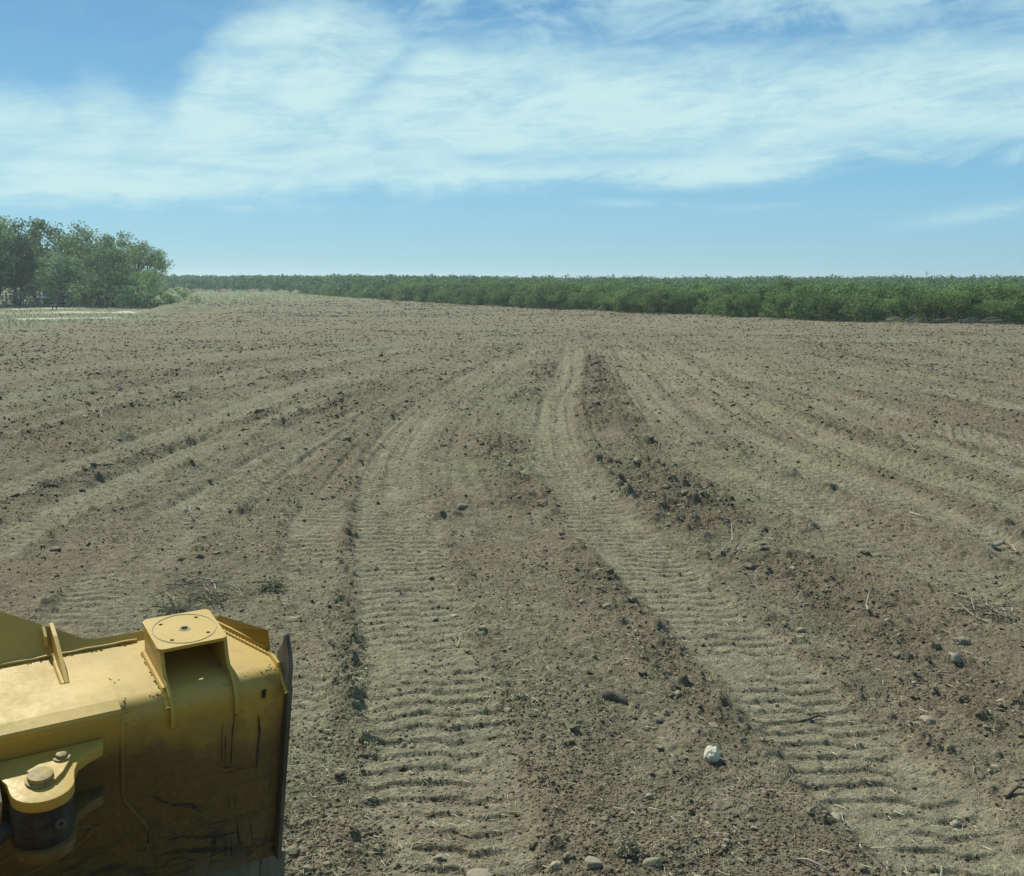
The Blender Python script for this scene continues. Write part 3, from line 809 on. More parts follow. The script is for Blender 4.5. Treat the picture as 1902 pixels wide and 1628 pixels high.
    link('end_bit', prism([(-0.048, -0.845), (0.052, -0.87), (0.060, -1.12), (-0.048, -1.12)], 0.024, (XS, XZ, XT), (0, 0.012, 0), bevel=0.002, name='end_bit'), M['dustysteel'], P)
    # scrapes and smears rubbed into the paint of the back plate
    def scrape(pts, wd):
        g_ = random.Random(int(abs(pts[0][0]) * 9973))
        P2 = []
        for q in range(len(pts) - 1):
            for e in range(6):
                f_ = e / 6.0; P2.append((pts[q][0] * (1 - f_) + pts[q + 1][0] * f_, pts[q][1] * (1 - f_) + pts[q + 1][1] * f_))
        P2.append(pts[-1])
        V = []; F = []
        for i_, p in enumerate(P2):
            a_ = P2[max(i_ - 1, 0)]; b_ = P2[min(i_ + 1, len(P2) - 1)]
            dx, dz = b_[0] - a_[0], b_[1] - a_[1]; L_ = math.hypot(dx, dz) or 1
            ww = wd * (0.25 + 0.75 * math.sin(math.pi * (i_ + 0.6) / (len(P2) + 0.2))) * g_.uniform(0.45, 1.25)
            V += [(p[0] - dz / L_ * ww, -0.0016, p[1] + dx / L_ * ww), (p[0] + dz / L_ * ww, -0.0016, p[1] - dx / L_ * ww)]
            if i_: F.append((2 * i_ - 2, 2 * i_ - 1, 2 * i_ + 1, 2 * i_))
        me_ = bpy.data.meshes.new('scrape_mark'); me_.from_pydata(V, [], F); me_.update()
        link('scrape_mark', me_, M['scrape'], P)
    for pts, wd in (([(-0.485, -0.392), (-0.466, -0.405), (-0.443, -0.432), (-0.405, -0.461), (-0.356, -0.486), (-0.316, -0.513), (-0.29, -0.543)], 0.007), ([(-0.376, -0.466), (-0.337, -0.485), (-0.302, -0.523)], 0.005),
                    ([(-0.185, -0.082), (-0.193, -0.204), (-0.195, -0.362)], 0.0024), ([(-0.098, -0.154), (-0.09, -0.234), (-0.094, -0.332), (-0.096, -0.412)], 0.0055), ([(-0.232, -0.156), (-0.23, -0.338)], 0.0018), ([(-0.218, -0.20), (-0.217, -0.33)], 0.0018),
                    ([(-0.248, -0.337), (-0.211, -0.359), (-0.146, -0.37)], 0.003), ([(-0.23, -0.382), (-0.17, -0.382), (-0.066, -0.396)], 0.0022), ([(-0.244, -0.453), (-0.272, -0.478)], 0.002),
                    ([(-0.197, -0.487), (-0.196, -0.551)], 0.002), ([(-0.171, -0.508), (-0.171, -0.565)], 0.002), ([(-0.418, -0.622), (-0.363, -0.625), (-0.293, -0.66), (-0.221, -0.677), (-0.158, -0.683)], 0.011),
                    ([(-0.45, -0.686), (-0.402, -0.685), (-0.322, -0.711), (-0.239, -0.739), (-0.176, -0.753)], 0.013), ([(-0.44, -0.747), (-0.411, -0.72), (-0.371, -0.723), (-0.317, -0.761)], 0.006), ([(-0.242, -0.664), (-0.243, -0.769)], 0.006),
                    ([(-0.16, -0.642), (-0.142, -0.769)], 0.005), ([(-0.106, -0.662), (-0.09, -0.776)], 0.003), ([(-0.20, -0.693), (-0.20, -0.792)], 0.007), ([(-0.252, -0.676), (-0.254, -0.791)], 0.005), ([(-0.18, -0.69), (-0.175, -0.80)], 0.005),
                    ([(-0.462, -0.600), (-0.324, -0.609), (-0.161, -0.606), (-0.02, -0.610)], 0.0022), ([(-0.255, -0.764), (-0.155, -0.75), (-0.124, -0.749)], 0.009), ([(-0.03, -0.40), (-0.04, -0.55)], 0.0015)):
        scrape(pts, wd)
    # small dark slot in the back plate near the end
    link('slot', prism([(-0.088, -0.052), (-0.073, -0.050), (-0.075, -0.082), (-0.090, -0.084)], 0.004, (XS, XZ, (0, -1, 0)), (0, 0.0, 0), name='slot'), M['hole'], P)
    # cylinder bracket: upper and lower ear, pin, lock plate, bolt, rod eye
    def ear():
        pts = [(-0.985, 0.0), (-0.640, 0.0), (-0.652, -0.045), (-0.700, -0.070), (-0.738, -0.100), (-0.755, -0.140), (-0.763, -0.180)]
        for a in range(15, 181, 15):
            pts.append((-0.855 + 0.092 * math.cos(R(-a)), -0.180 - 0.085 * math.sin(R(a))))
        pts += [(-0.950, -0.13), (-0.985, -0.04)]
        return pts
    zt = -0.086
    for z_, mt in ((zt - 0.040, 'paint'), (zt - 0.245, 'paintworn_shaded')):
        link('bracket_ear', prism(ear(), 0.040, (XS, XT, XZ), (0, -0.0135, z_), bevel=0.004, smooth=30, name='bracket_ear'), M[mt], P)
    # web at the side of the bracket
    link('web_plate', prism([(0.0, -0.075), (0.0, -0.26), (-0.10, -0.26), (-0.175, -0.115), (-0.07, -0.062)], 0.014, (XT, XZ, XS), (-0.982, -0.014, 0), bevel=0.002, name='web_plate'), M['greyweb'], P)
    pin = link('pin', prism(circle(-0.856, -0.165, 0.038, 32), 0.294, (XS, XT, XZ), (0, 0, zt - 0.27), bevel=0.004, smooth=30, name='pin'), M['boltpaint'], P)
    link('pin_washer', prism(circle(-0.856, -0.165, 0.046, 32), 0.007, (XS, XT, XZ), (0, 0, zt + 0.001), bevel=0.002, smooth=30, name='pin_washer'), M['boltpaint'], pin)
    lock = [(-0.890, -0.120), (-0.830, -0.085), (-0.790, -0.066), (-0.762, -0.075), (-0.758, -0.105), (-0.790, -0.165), (-0.818, -0.198), (-0.850, -0.175)]
    link('lock_plate', prism(lock, 0.013, (XS, XT, XZ), (0, 0, zt + 0.0012), bevel=0.002, name='lock_plate'), M['paint'], P)
    b = link('bolt', prism(circle(-0.783, -0.090, 0.019, 6), 0.015, (XS, XT, XZ), (0, 0, zt + 0.0145), bevel=0.005, smooth=40, name='bolt'), M['boltpaint'], P)
    link('bolt_washer', prism(circle(-0.783, -0.090, 0.027, 20), 0.005, (XS, XT, XZ), (0, 0, zt + 0.0143), name='bolt_washer'), M['boltpaint'], b)
    eye = link('rod_eye', prism(circle(-0.856, -0.165, 0.093, 36), 0.155, (XS, XT, XZ), (0, 0, zt - 0.200), holes=[circle(-0.856, -0.165, 0.0425, 24)], bevel=0.006, smooth=30, name='rod_eye'), M['darksteel'], P)
    link('grease_fitting', prism(circle(0, 0, 0.016, 14), 0.012, (Vector((0.94, 0.34, 0)), XZ, Vector((0.34, -0.94, 0))), (-0.820, -0.2525, zt - 0.115), holes=[circle(0, 0, 0.009, 10)], name='grease_fitting'), M['steel'], eye)
    link('cylinder_rod', tubes_mesh('cylinder_rod', [tube([(-0.945, -0.165, zt - 0.15), (-1.25, -0.38, zt - 0.17), (-1.60, -0.63, zt - 0.19)], 0.028, 20)]), M['darksteel'], P)
    # slotted opening low on the face behind the eye
    pts = [(-0.93 + 0.20 * math.cos(R(a)) , -0.52 + 0.055 * math.sin(R(a)) + 0.06 * math.cos(R(a))) for a in range(0, 360, 15)]
    link('oval_recess', tubes_mesh('oval_recess', [tube([(p[0] + 0.05, -0.013, p[1]) for p in pts] + [(pts[0][0] + 0.05, -0.013, pts[0][1])], 0.006, 6, cap=False)]), M['paintworn_shaded'], P)

build_blade()
for o in list(blade.children_recursive):                      # the back leans forward below the beam
    for v in o.data.vertices:
        if v.co.z < -0.10 and v.co.y < 0.3: v.co.y += 0.10 * (-v.co.z - 0.10)

# ------------------------------------------------------------------ trees
def leaf_quads(centres, size, seed, up=0.0, aspect=0.55):
    g = np.random.default_rng(seed)
    n = len(centres)
    d = g.normal(size=(n, 3)); d /= np.linalg.norm(d, axis=1, keepdims=True)
    e = g.normal(size=(n, 3)); e[:, 2] *= (1 - up)
    e -= d * (e * d).sum(1, keepdims=True); e /= np.linalg.norm(e, axis=1, keepdims=True)
    s = size * g.uniform(0.6, 1.35, size=(n, 1))
    a = d * s * 0.5; b = e * s * 0.5 * aspect
    V = np.stack([centres - a, centres + b, centres + a, centres - b], axis=1).reshape(-1, 3)
    F = np.arange(n * 4).reshape(-1, 4)
    return V, F

def crown_points(clumps, n_per, seed):
    g = np.random.default_rng(seed)
    out = []
    for (c, r) in clumps:
        k = max(6, int(n_per * (r ** 1.6)))
        p = g.normal(size=(k, 3)); p /= np.linalg.norm(p, axis=1, keepdims=True)
        p *= (g.uniform(0, 1, size=(k, 1)) ** 0.5) * r * np.array([1.0, 1.0, 0.72])
        out.append(np.array(c) + p)
    return np.concatenate(out)

def make_tree(seed, height, spread, trunk_h, n_clumps, n_per, leaf, clump_r, lean=0.0, stems=1, bottom=0.25, dome=False):
    """returns (trunk mesh, crown mesh); unit = metres, base at origin"""
    g = random.Random(seed)
    tubes_ = []
    clumps = []
    heads = []
    for st in range(stems):
        a0 = 2 * math.pi * st / max(stems, 1) + g.uniform(-0.5, 0.5)
        out = 0.0 if stems == 1 else spread * 0.16
        base = Vector((out * 0.3 * math.cos(a0), out * 0.3 * math.sin(a0), -0.25))
        top = Vector((out * math.cos(a0) + lean * trunk_h, out * math.sin(a0), trunk_h))
        mid = (base + top) / 2 + Vector((g.uniform(-0.12, 0.12), g.uniform(-0.12, 0.12), 0)) * trunk_h
        r0 = height * (0.034 if stems == 1 else 0.020)
        tubes_.append(tube([base, mid, top], [r0 * 1.25, r0, r0 * 0.8], 7, jitter=0.08))
        heads.append((top, r0 * 0.8))
    zc = height * (0.5 + bottom * 0.5)
    hz = height * (0.5 - bottom * 0.5)
    for i in range(n_clumps):
        a = g.uniform(0, 2 * math.pi)
        ph = math.acos(g.uniform(-0.75, 1.0))
        rr = g.uniform(0.45, 0.98) ** 0.6
        wob = 0.78 + 0.3 * math.sin(a * 2 + seed) + 0.16 * math.sin(a * 5 + seed * 3)
        wob = max(0.6, min(1.12, wob))
        p = Vector((spread * 0.5 * rr * wob * math.sin(ph) * math.cos(a) + lean * height * 0.5,
                    spread * 0.5 * rr * wob * math.sin(ph) * math.sin(a),
                    zc + hz * rr * math.cos(ph) * (0.85 + 0.15 * math.sin(a * 3 + seed))))
        if dome:
            zz = g.uniform(0.06, 0.93) ** 0.9; prof = math.sqrt(max(0.05, 1 - (max(0, zz - 0.35) / 0.65) ** 2)); ra = spread * 0.5 * prof * g.uniform(0.3, 1.0) ** 0.45 * wob
            p = Vector((ra * math.cos(a), ra * math.sin(a), zz * height))
        r = clump_r * g.uniform(0.55, 1.25)
        clumps.append(((p.x, p.y, max(p.z, 0.35)), r))
        if i % 3 == 0:
            h0, r0 = heads[i % len(heads)]
            m1 = h0.lerp(p, 0.5) + Vector((g.uniform(-.3, .3), g.uniform(-.3, .3), g.uniform(0.0, .4))) * (height * 0.06)
            tubes_.append(tube([h0, m1, p], [r0 * 0.6, r0 * 0.33, r0 * 0.12], 5))
    pts = crown_points(clumps, n_per, seed)
    V, F = leaf_quads(pts, leaf, seed + 5)
    crown = np_mesh('crown', V, F)
    trunk = tubes_mesh('trunk', tubes_)
    return trunk, crown

oak_v = [make_tree(11, 8.0, 8.5, 1.8, 74, 125, 0.23, 0.92, 0.0, 2, 0.08),
         make_tree(12, 7.0, 8.0, 1.3, 66, 125, 0.23, 0.90, 0.02, 3, 0.0, True),
         make_tree(13, 7.5, 7.5, 1.8, 60, 125, 0.23, 0.85, -0.03, 2, 0.06),
         make_tree(14, 6.0, 7.5, 1.0, 84, 120, 0.22, 0.85, 0.0, 3, 0.0, True)]
for t_, c_ in oak_v:
    t_.materials.append(M['bark']); c_.materials.append(M['leaf_oak'])
# the ragged one with an airy top at the end of the grove
oak_v.append(make_tree(19, 8.0, 5.0, 3.6, 26, 120, 0.22, 0.62, 0.10, 2, 0.45))
oak_v[-1][0].materials.append(M['bark']); oak_v[-1][1].materials.append(M['leaf_oak'])

def place_tree(name, var, x, y, s, rz, label, cat, group, sz=None, z=None):
    root = empty(name, (x, y, gz_at(x, y) if z is None else z), rz)
    root.scale = (s, s, sz if sz else s)
    tag(root, label, cat, group)
    link('trunk', var[0], None, root)
    link('crown', var[1], None, root)
    return root

GR = 'trees of the grove behind the fence'
for (v, x, y, sc, rz, lb) in (
    (0, -60.0, 113, 1.52, 0.6, 'tallest tree of the grove, cut off by the picture edge beside the fence'),
    (1, -54.2, 117, 1.42, 2.1, 'broad rounded tree behind the fence, next to the tallest tree'),
    (2, -50.2, 120, 1.32, 4.0, 'tree standing in the middle of the grove above the fence end'),
    (0, -47.0, 117, 1.12, 5.2, 'round-topped tree right of the grove middle, over the dark shrub'),
    (4, -42.0, 114, 0.92, 0.2, 'airy tree with open branches at the field end of the grove'),
    (3, -43.4, 108, 1.10, 1.1, 'dense low tree with drooping crown near the front of the grove'),
    (1, -38.6, 107, 0.58, 3.3, 'small leaning tree with dark bent stems, last of the grove'),
    (3, -49.5, 111, 0.98, 2.5, 'bushy pale green tree at the grove front, above the fence gap'),
    (2, -63.0, 122, 1.35, 1.5, 'tree filling the grove behind the tallest one'),
    (1, -57.5, 126, 1.35, 0.9, 'tree at the back of the grove behind the broad one'),
    (2, -56.8, 115, 1.15, 2.2, 'leafy tree filling the gap between the tallest and the broad tree'),
    (0, -46.0, 125, 1.02, 2.9, 'tree at the back of the grove behind the airy one')):
    place_tree('grove_tree', oak_v[v], x, y, sc, rz, lb, 'tree', GR)

# low shrubs at the foot of the grove
shrub_v = [make_tree(31, 2.4, 4.0, 0.5, 40, 150, 0.20, 0.5, 0, 4, 0.0, True), make_tree(32, 1.8, 3.4, 0.4, 34, 150, 0.20, 0.45, 0, 4, 0.0, True)]
for t_, c_ in shrub_v:
    t_.materials.append(M['bark']); c_.materials.append(M['leaf_oak'])
SG = 'shrubs at the foot of the grove'
for (x, y, s, v, lb) in ((-45.4, 109.5, 1.15, 0, 'dark dense shrub under the grove, beside the leaning dead branch'),
                         (-39.4, 104.5, 0.95, 0, 'dark shrub at the field end of the grove'),
                         (-36.6, 104.0, 0.95, 1, 'green shrub tapering off behind the dirt mound'),
                         (-36.2, 110.0, 1.1, 1, 'light green shrub farthest from the grove, over the grass'),
                         (-50.5, 112.5, 0.9, 1, 'shrub growing through the fence under the middle trees')):
    place_tree('shrub', shrub_v[v], x, y, s, random.uniform(0, 6), lb, 'shrub', SG)

# brush line along the far edge of the field
brush_v = [make_tree(40 + i, 2.62, 4.4, 0.6, 40, 190, 0.165, 0.68, 0.0, 3, 0.02, True) for i in range(6)]
for t_, c_ in brush_v:
    t_.materials.append(M['bark']); c_.materials.append(M['leaf_brush'])
rb = random.Random(5)
cnt = 0
def edge_points(step, depth):
    pts = []
    for i in range(len(BRUSH_EDGE) - 1):
        a = Vector(BRUSH_EDGE[i]); b = Vector(BRUSH_EDGE[i + 1]); L = (b - a).length
        n = (b - a).normalized(); nn = Vector((-n.y, n.x))
        if nn.y < 0: nn = -nn
        k = int(L / step)
        for j in range(k):
            pts.append(a + n * (step * (j + rb.uniform(0.1, 0.9))) + nn * (depth + rb.uniform(-0.7, 1.2)))
    return pts
for dep, step in ((0.8, 1.8), (3.4, 2.1), (6.8, 2.7)):
    for p in edge_points(step, dep):
        if p.x < -46 or p.x > 45 or abs(p.x / p.y) > 0.60 or cnt >= 298: continue
        s = rb.uniform(0.62, 0.92) if dep < 2 else rb.uniform(0.86, 1.02)
        s *= 1 + 0.12 * max(0.0, math.sin(p.x * 0.8 + 1.0) * math.sin(p.x * 0.31)) + rb.choice((0, 0, 0, 0.10, -0.05))
        place_tree('brush_tree', brush_v[rb.randrange(6)], p.x, p.y, s * rb.uniform(0.95, 1.25), rb.uniform(0, 6.28),
                   'bushy green scrub tree in the dense line along the far field edge', 'tree', 'scrub trees along the field edge', sz=s)
        cnt += 1

def far_brush():
    g = np.random.default_rng(3)
    clumps = []
    # belt behind the front rows
    n = 900
    for _ in range(n):
        x = g.uniform(-30, 110)
        y0 = float(brush_y(x)); dpt = 9.5 + 70 * g.uniform() ** 1.3
        y = y0 + dpt
        if abs(x / y) > 0.70: continue
        H = 2.25 + 0.45 * g.uniform() + 0.003 * dpt
        for k in range(4):
            clumps.append(((x + g.normal() * 1.1, y + g.normal() * 1.1, H * g.uniform(0.55, 0.80)), g.uniform(0.8, 1.2)))
    # far belt on the left, beyond the grass
    for _ in range(1100):
        x = g.uniform(-215, 20)
        y = float(brush_y(x)) + 2 + 110 * g.uniform() ** 1.6
        if x < -91: y = 270 + 2 + 110 * g.uniform() ** 1.6
        if abs(x / y) > 0.62 or y < 150: continue
        H = 2.9 + 0.8 * g.uniform() + 0.004 * (y - 150)
        for k in range(4):
            clumps.append(((x + g.normal() * 1.6, y + g.normal() * 1.6, H * g.uniform(0.25, 0.9)), g.uniform(0.8, 1.35)))
    # distant rim of the scrubland, out to the horizon
    for _ in range(1500):
        a = g.uniform(-0.62, 0.66); r = 180 * (9 ** g.uniform())
        x, y = r * math.sin(a), r * math.cos(a)
        if y < float(brush_y(x)) + 60 or (x < -60 and y < 400): continue
        H = 2.5 + 0.6 * g.uniform() + 0.0008 * r
        if x < 0: H += 0.0030 * min(r, 700) * min(1, -x / 150)
        for k in range(3):
            clumps.append(((x + g.normal() * 3, y + g.normal() * 3, H * g.uniform(0.6, 0.92)), g.uniform(1.2, 2.2)))
    V = []; 
    pts = crown_points(clumps, 30, 9)
    dd_ = np.hypot(pts[:, 0], pts[:, 1])[:, None]
    V, F = leaf_quads(pts, np.clip(dd_ / 430.0, 0.24, 1.0), 8, aspect=0.7)
    print('scrub leaves', len(F))
    o = link('distant_scrub', np_mesh('distant_scrub', V, F), M['leaf_far'])
    tag(o, 'low green scrub woodland stretching to the horizon behind the field', kind='stuff')
far_brush()

# ------------------------------------------------------------------ grass, straw and clods on the ground
def blades(name, x, y, h, wd, lean, mat, label, seed, flat=False):
    g = np.random.default_rng(seed)
    n = len(x)
    z = ground(x, y)[0]
    a = g.uniform(0, 2 * math.pi, n)
    dx, dy = np.cos(a), np.sin(a)
    base = np.stack([x, y, z - 0.01 + (0.012 if flat else 0)], 1)
    side = np.stack([-dy, dx, np.zeros(n)], 1) * wd[:, None] * 0.5
    if flat:
        tip = base + np.stack([dx, dy, g.uniform(-0.05, 0.18, n)], 1) * h[:, None]
        side[:, 2] = wd * 0.3
    else:
        ln = g.uniform(0.1, 1.0, n) * lean
        tip = base + np.stack([dx * ln, dy * ln, np.ones(n)], 1) * h[:, None]
    V = np.stack([base - side, base + side, tip + side * 0.25, tip - side * 0.25], 1).reshape(-1, 3)
    o = link(name, np_mesh(name, V, np.arange(4 * n).reshape(-1, 4)), mat)
    tag(o, label, kind='stuff')
    return o

def field_points(n, rmin, rmax, seed, azmax=31.0, power=1.0):
    """points spread so that near ground gets more of them"""
    g = np.random.default_rng(seed)
    u = g.uniform(0, 1, n)
    inv = (1 / rmin ** power) * (1 - u) + (1 / rmax ** power) * u
    r = inv ** (-1 / power)
    a = np.radians(g.uniform(-azmax, azmax, n))
    return r * np.sin(a), r * np.cos(a), r, g

# grass on the left and far pasture
x, y, r, g = field_points(90000, 55, 260, 61, 33, 0.6)
gzv = grass_zone(x, y) * (y < brush_y(x) + 1)
pl = ground(x, y)[4]
k = (gzv > g.uniform(0.3, 1.0, len(x))) & (pl < 0.25)
x, y, r = x[k], y[k], r[k]
hh = np.where(r > 120, g.uniform(0.12, 0.38, len(x)), g.uniform(0.04, 0.20, len(x)))
blades('pasture_grass', x, y, hh, 0.02 + hh * 0.16, 0.7, M['grass'], 'dry green pasture grass beside the fence and beyond the field', 62)
# straw litter on the soil
x, y, r, g = field_points(60000, 4.2, 40, 63, 32, 0.8)
hgt, comp, dark, veg, pale = ground(x, y)
k = (g.uniform(0, 1, len(x)) < 0.10 + 0.75 * veg) & (dark < 0.75)
x, y, r = x[k], y[k], r[k]
L = g.uniform(0.02, 0.075, len(x)) * (1 + r / 22)
blades('straw_litter', x, y, L, 0.0028 + 0.00022 * r, 0.3, M['straw'], 'thin dry straw and grass litter strewn over the soil', 64, True)
# sprouting weeds
x, y, r, g = field_points(60000, 4.2, 60, 65, 32, 0.8)
hgt, comp, dark, veg, pale = ground(x, y)
k = (g.uniform(0, 1, len(x)) < 0.8 * (veg - 0.30)) & (dark < 0.6)
x, y, r = x[k], y[k], r[k]
blades('field_weeds', x, y, g.uniform(0.015, 0.06, len(x)) * (1 + r / 40), 0.006 + 0.0004 * r, 1.6, M['weed'], 'flattened grey-green weeds left on the tilled soil', 66)

def ico(sub, seed, rough=0.28, cuts=0):
    bm = bmesh.new()
    bmesh.ops.create_icosphere(bm, subdivisions=sub, radius=1.0)
    g = random.Random(seed)
    o1 = Vector((g.uniform(0, 50), g.uniform(0, 50), g.uniform(0, 50)))
    from mathutils import noise as mn
    sx, sy, sz = g.uniform(0.8, 1.25), g.uniform(0.75, 1.1), g.uniform(0.5, 0.8)
    for v in bm.verts:
        p = v.co.normalized()
        d = 1 + rough * mn.noise(p * 1.5 + o1) + rough * 0.55 * mn.noise(p * 3.4 + o1) + rough * 0.25 * mn.noise(p * 7.5 + o1)
        v.co = Vector((p.x * sx, p.y * sy, p.z * sz)) * d
    for _ in range(cuts):
        n_ = Vector((g.gauss(0, 1), g.gauss(0, 1), g.gauss(0, 0.8))).normalized(); lim = g.uniform(0.42, 0.72)
        for v in bm.verts:
            q = v.co.dot(n_) - lim
            if q > 0: v.co -= n_ * q * 0.93
    if sub >= 3:
        for v in bm.verts:
            v.co *= 1 + 0.05 * mn.noise(v.co * 6.0 + o1) + 0.035 * mn.noise(v.co * 14.0 + o1)
    bm.verts.ensure_lookup_table()
    V = np.array([v.co[:] for v in bm.verts]); F = np.array([[v.index for v in f.verts] for f in bm.faces])
    bm.free()
    return V, F

def scatter_crumbs():
    """loose crumbs: a cloud of points, each carrying one of a few broken clod shapes"""
    x, y, r, g = field_points(640000, 4.2, 165, 71, 33, 0.45)
    hgt, comp, dark, veg, pale = ground(x, y)
    gz = grass_zone(x, y)
    patch = smooth(-0.5, 0.6, vn(x / 1.1, y / 1.6, 95) + 0.5 * vn(x / 0.4, y / 0.4, 96))
    st = 1.35 * (0.05 + 0.30 * (1 - comp) + 0.60 * dark) * (0.35 + 0.65 * patch) * (0.75 + 0.25 * smooth(7, 16, r))
    k = (g.uniform(0, 1, len(x)) < st * (1 - gz)) & (y < brush_y(x))
    x, y, r, hgt, dark = x[k], y[k], r[k], hgt[k], dark[k]
    n = len(x)
    px = r / 996.0
    s_ = np.maximum(px * 0.40, 0.0050) * (1 + g.pareto(2.4, n) * 0.75)
    s_ = s_ * (1 + 0.35 * dark)
    s_ = np.minimum(s_, (0.015 + 0.018 * smooth(7, 18, r) + 0.034 * dark * smooth(5, 13, r)) * (1 + r / 60))
    me = bpy.data.meshes.new('soil_crumbs')
    me.vertices.add(n)
    me.vertices.foreach_set('co', np.stack([x, y, hgt + s_ * 0.02], 1).astype(np.float32).ravel())
    a = me.attributes.new('scl', 'FLOAT', 'POINT'); a.data.foreach_set('value', s_.astype(np.float32))
    a = me.attributes.new('rot', 'FLOAT_VECTOR', 'POINT')
    a.data.foreach_set('vector', np.stack([g.uniform(-.5, .5, n), g.uniform(-.5, .5, n), g.uniform(0, 6.28, n)], 1).astype(np.float32).ravel())
    a = me.attributes.new('pick', 'INT', 'POINT'); a.data.foreach_set('value', (g.integers(0, 4, n) + 4 * (g.uniform(0, 1, n) < dark * 0.5)).astype(np.int32))
    o = link('soil_crumbs', me)
    tag(o, 'countless small soil crumbs covering the field', kind='stuff')
    ng = bpy.data.node_groups.new('crumbs', 'GeometryNodeTree')
    ng.interface.new_socket('Geometry', in_out='INPUT', socket_type='NodeSocketGeometry')
    ng.interface.new_socket('Geometry', in_out='OUTPUT', socket_type='NodeSocketGeometry')
    nd = ng.nodes; lk = ng.links
    gi = nd.new('NodeGroupInput'); go = nd.new('NodeGroupOutput')
    ip = nd.new('GeometryNodeInstanceOnPoints')
    gti = nd.new('GeometryNodeGeometryToInstance')
    for i in range(8):
        v_, f_ = ico(1, 100 + i, 0.85, 3)
        cm = np_mesh('crumb', v_, f_); cm.materials.append(M['clod'] if i < 4 else M['darkclod'])
        co = bpy.data.objects.new('crumb', cm)
        oin = nd.new('GeometryNodeObjectInfo'); oin.inputs['Object'].default_value = co
        lk.new(oin.outputs['Geometry'], gti.inputs[0])
    def attr(nm, ty):
        q = nd.new('GeometryNodeInputNamedAttribute'); q.data_type = ty; q.inputs['Name'].default_value = nm
        return q.outputs['Attribute']
    lk.new(gi.outputs[0], ip.inputs['Points']); lk.new(gti.outputs[0], ip.inputs['Instance'])
    ip.inputs['Pick Instance'].default_value = True
    lk.new(attr('pick', 'INT'), ip.inputs['Instance Index'])
    er = nd.new('FunctionNodeEulerToRotation'); lk.new(attr('rot', 'FLOAT_VECTOR'), er.inputs[0])
    lk.new(er.outputs[0], ip.inputs['Rotation'])
    lk.new(attr('scl', 'FLOAT'), ip.inputs['Scale'])
    lk.new(ip.outputs[0], go.inputs[0])
    md = o.modifiers.new('crumbs', 'NODES'); md.node_group = ng
    print('crumbs', n)
scatter_crumbs()

# larger clods, each its own object
big_v = []
for i in range(10):
    v_, f_ = ico(3, 200 + i, 0.6, 5)
    me = np_mesh('clod', v_, f_); me.materials.append(M['clod']); big_v.append(me)
dark_v = []
for i in range(5):
    v_, f_ = ico(3, 230 + i, 0.75, 4)
    me = np_mesh('dark_clod', v_, f_); me.materials.append(M['darkclod']); dark_v.append(me)
stone_v = []
for i in range(6):
    v_, f_ = ico(3, 260 + i, 0.32, 9)
    me = np_mesh('stone', v_, f_); me.materials.append(M['stone']); stone_v.append(me)
v_, f_ = ico(4, 290, 0.22, 0)
white_me = np_mesh('white_rock', v_, f_, smooth=True); white_me.materials.append(M['white'])

x, y, r, g = field_points(1500, 4.6, 30, 77, 29, 0.9)
hgt, comp, dark, veg, pale = ground(x, y)
k = np.nonzero(g.uniform(0, 1, len(x)) < 0.12 + 0.25 * (1 - comp) + 0.7 * dark)[0][:230]
for i in k:
    s = (0.018 + 0.016 * g.pareto(2.6)) * (1 + r[i] / 26); s = min(s, 0.085)
    if r[i] < 8: s = min(s, 0.036)
    me = big_v[g.integers(0, 10)]
    o = link('soil_clod', me)
    o.location = (x[i], y[i], hgt[i] + s * 0.02); o.scale = (s, s, s); o.rotation_euler = (g.uniform(-.3, .3), g.uniform(-.3, .3), g.uniform(0, 6.28))
    tag(o, 'loose brown soil clod lying on the bare field', 'clod', 'loose soil clods on the field')

def stone(name, me, x, y, s, label, cat='stone', group=None, rz=0.0, sc=(1, 1, 1), sink=0.25):
    o = link(name, me)
    o.location = (x, y, gz_at(x, y) + s * sink * sc[2]); o.scale = (s * sc[0], s * sc[1], s * sc[2]); o.rotation_euler = (0, 0, rz)
    tag(o, label, cat, group)
    return o

def at(px, py):
    """ground point seen at a spot of the photograph (used once to survey positions)"""
    P_ = R(9.03); u = (px - 951) / 1850.0; v = -(py - 814) / 1850.0
    d = Vector((u, math.cos(P_) + v * math.sin(P_), -math.sin(P_) + v * math.cos(P_)))
    k = -EYE / d.z
    return d.x * k, d.y * k

def at_s(px, py, wpx):
    x, y = at(px, py)
    return x, y, 0.5 * wpx * math.hypot(y, EYE) / 1850.0

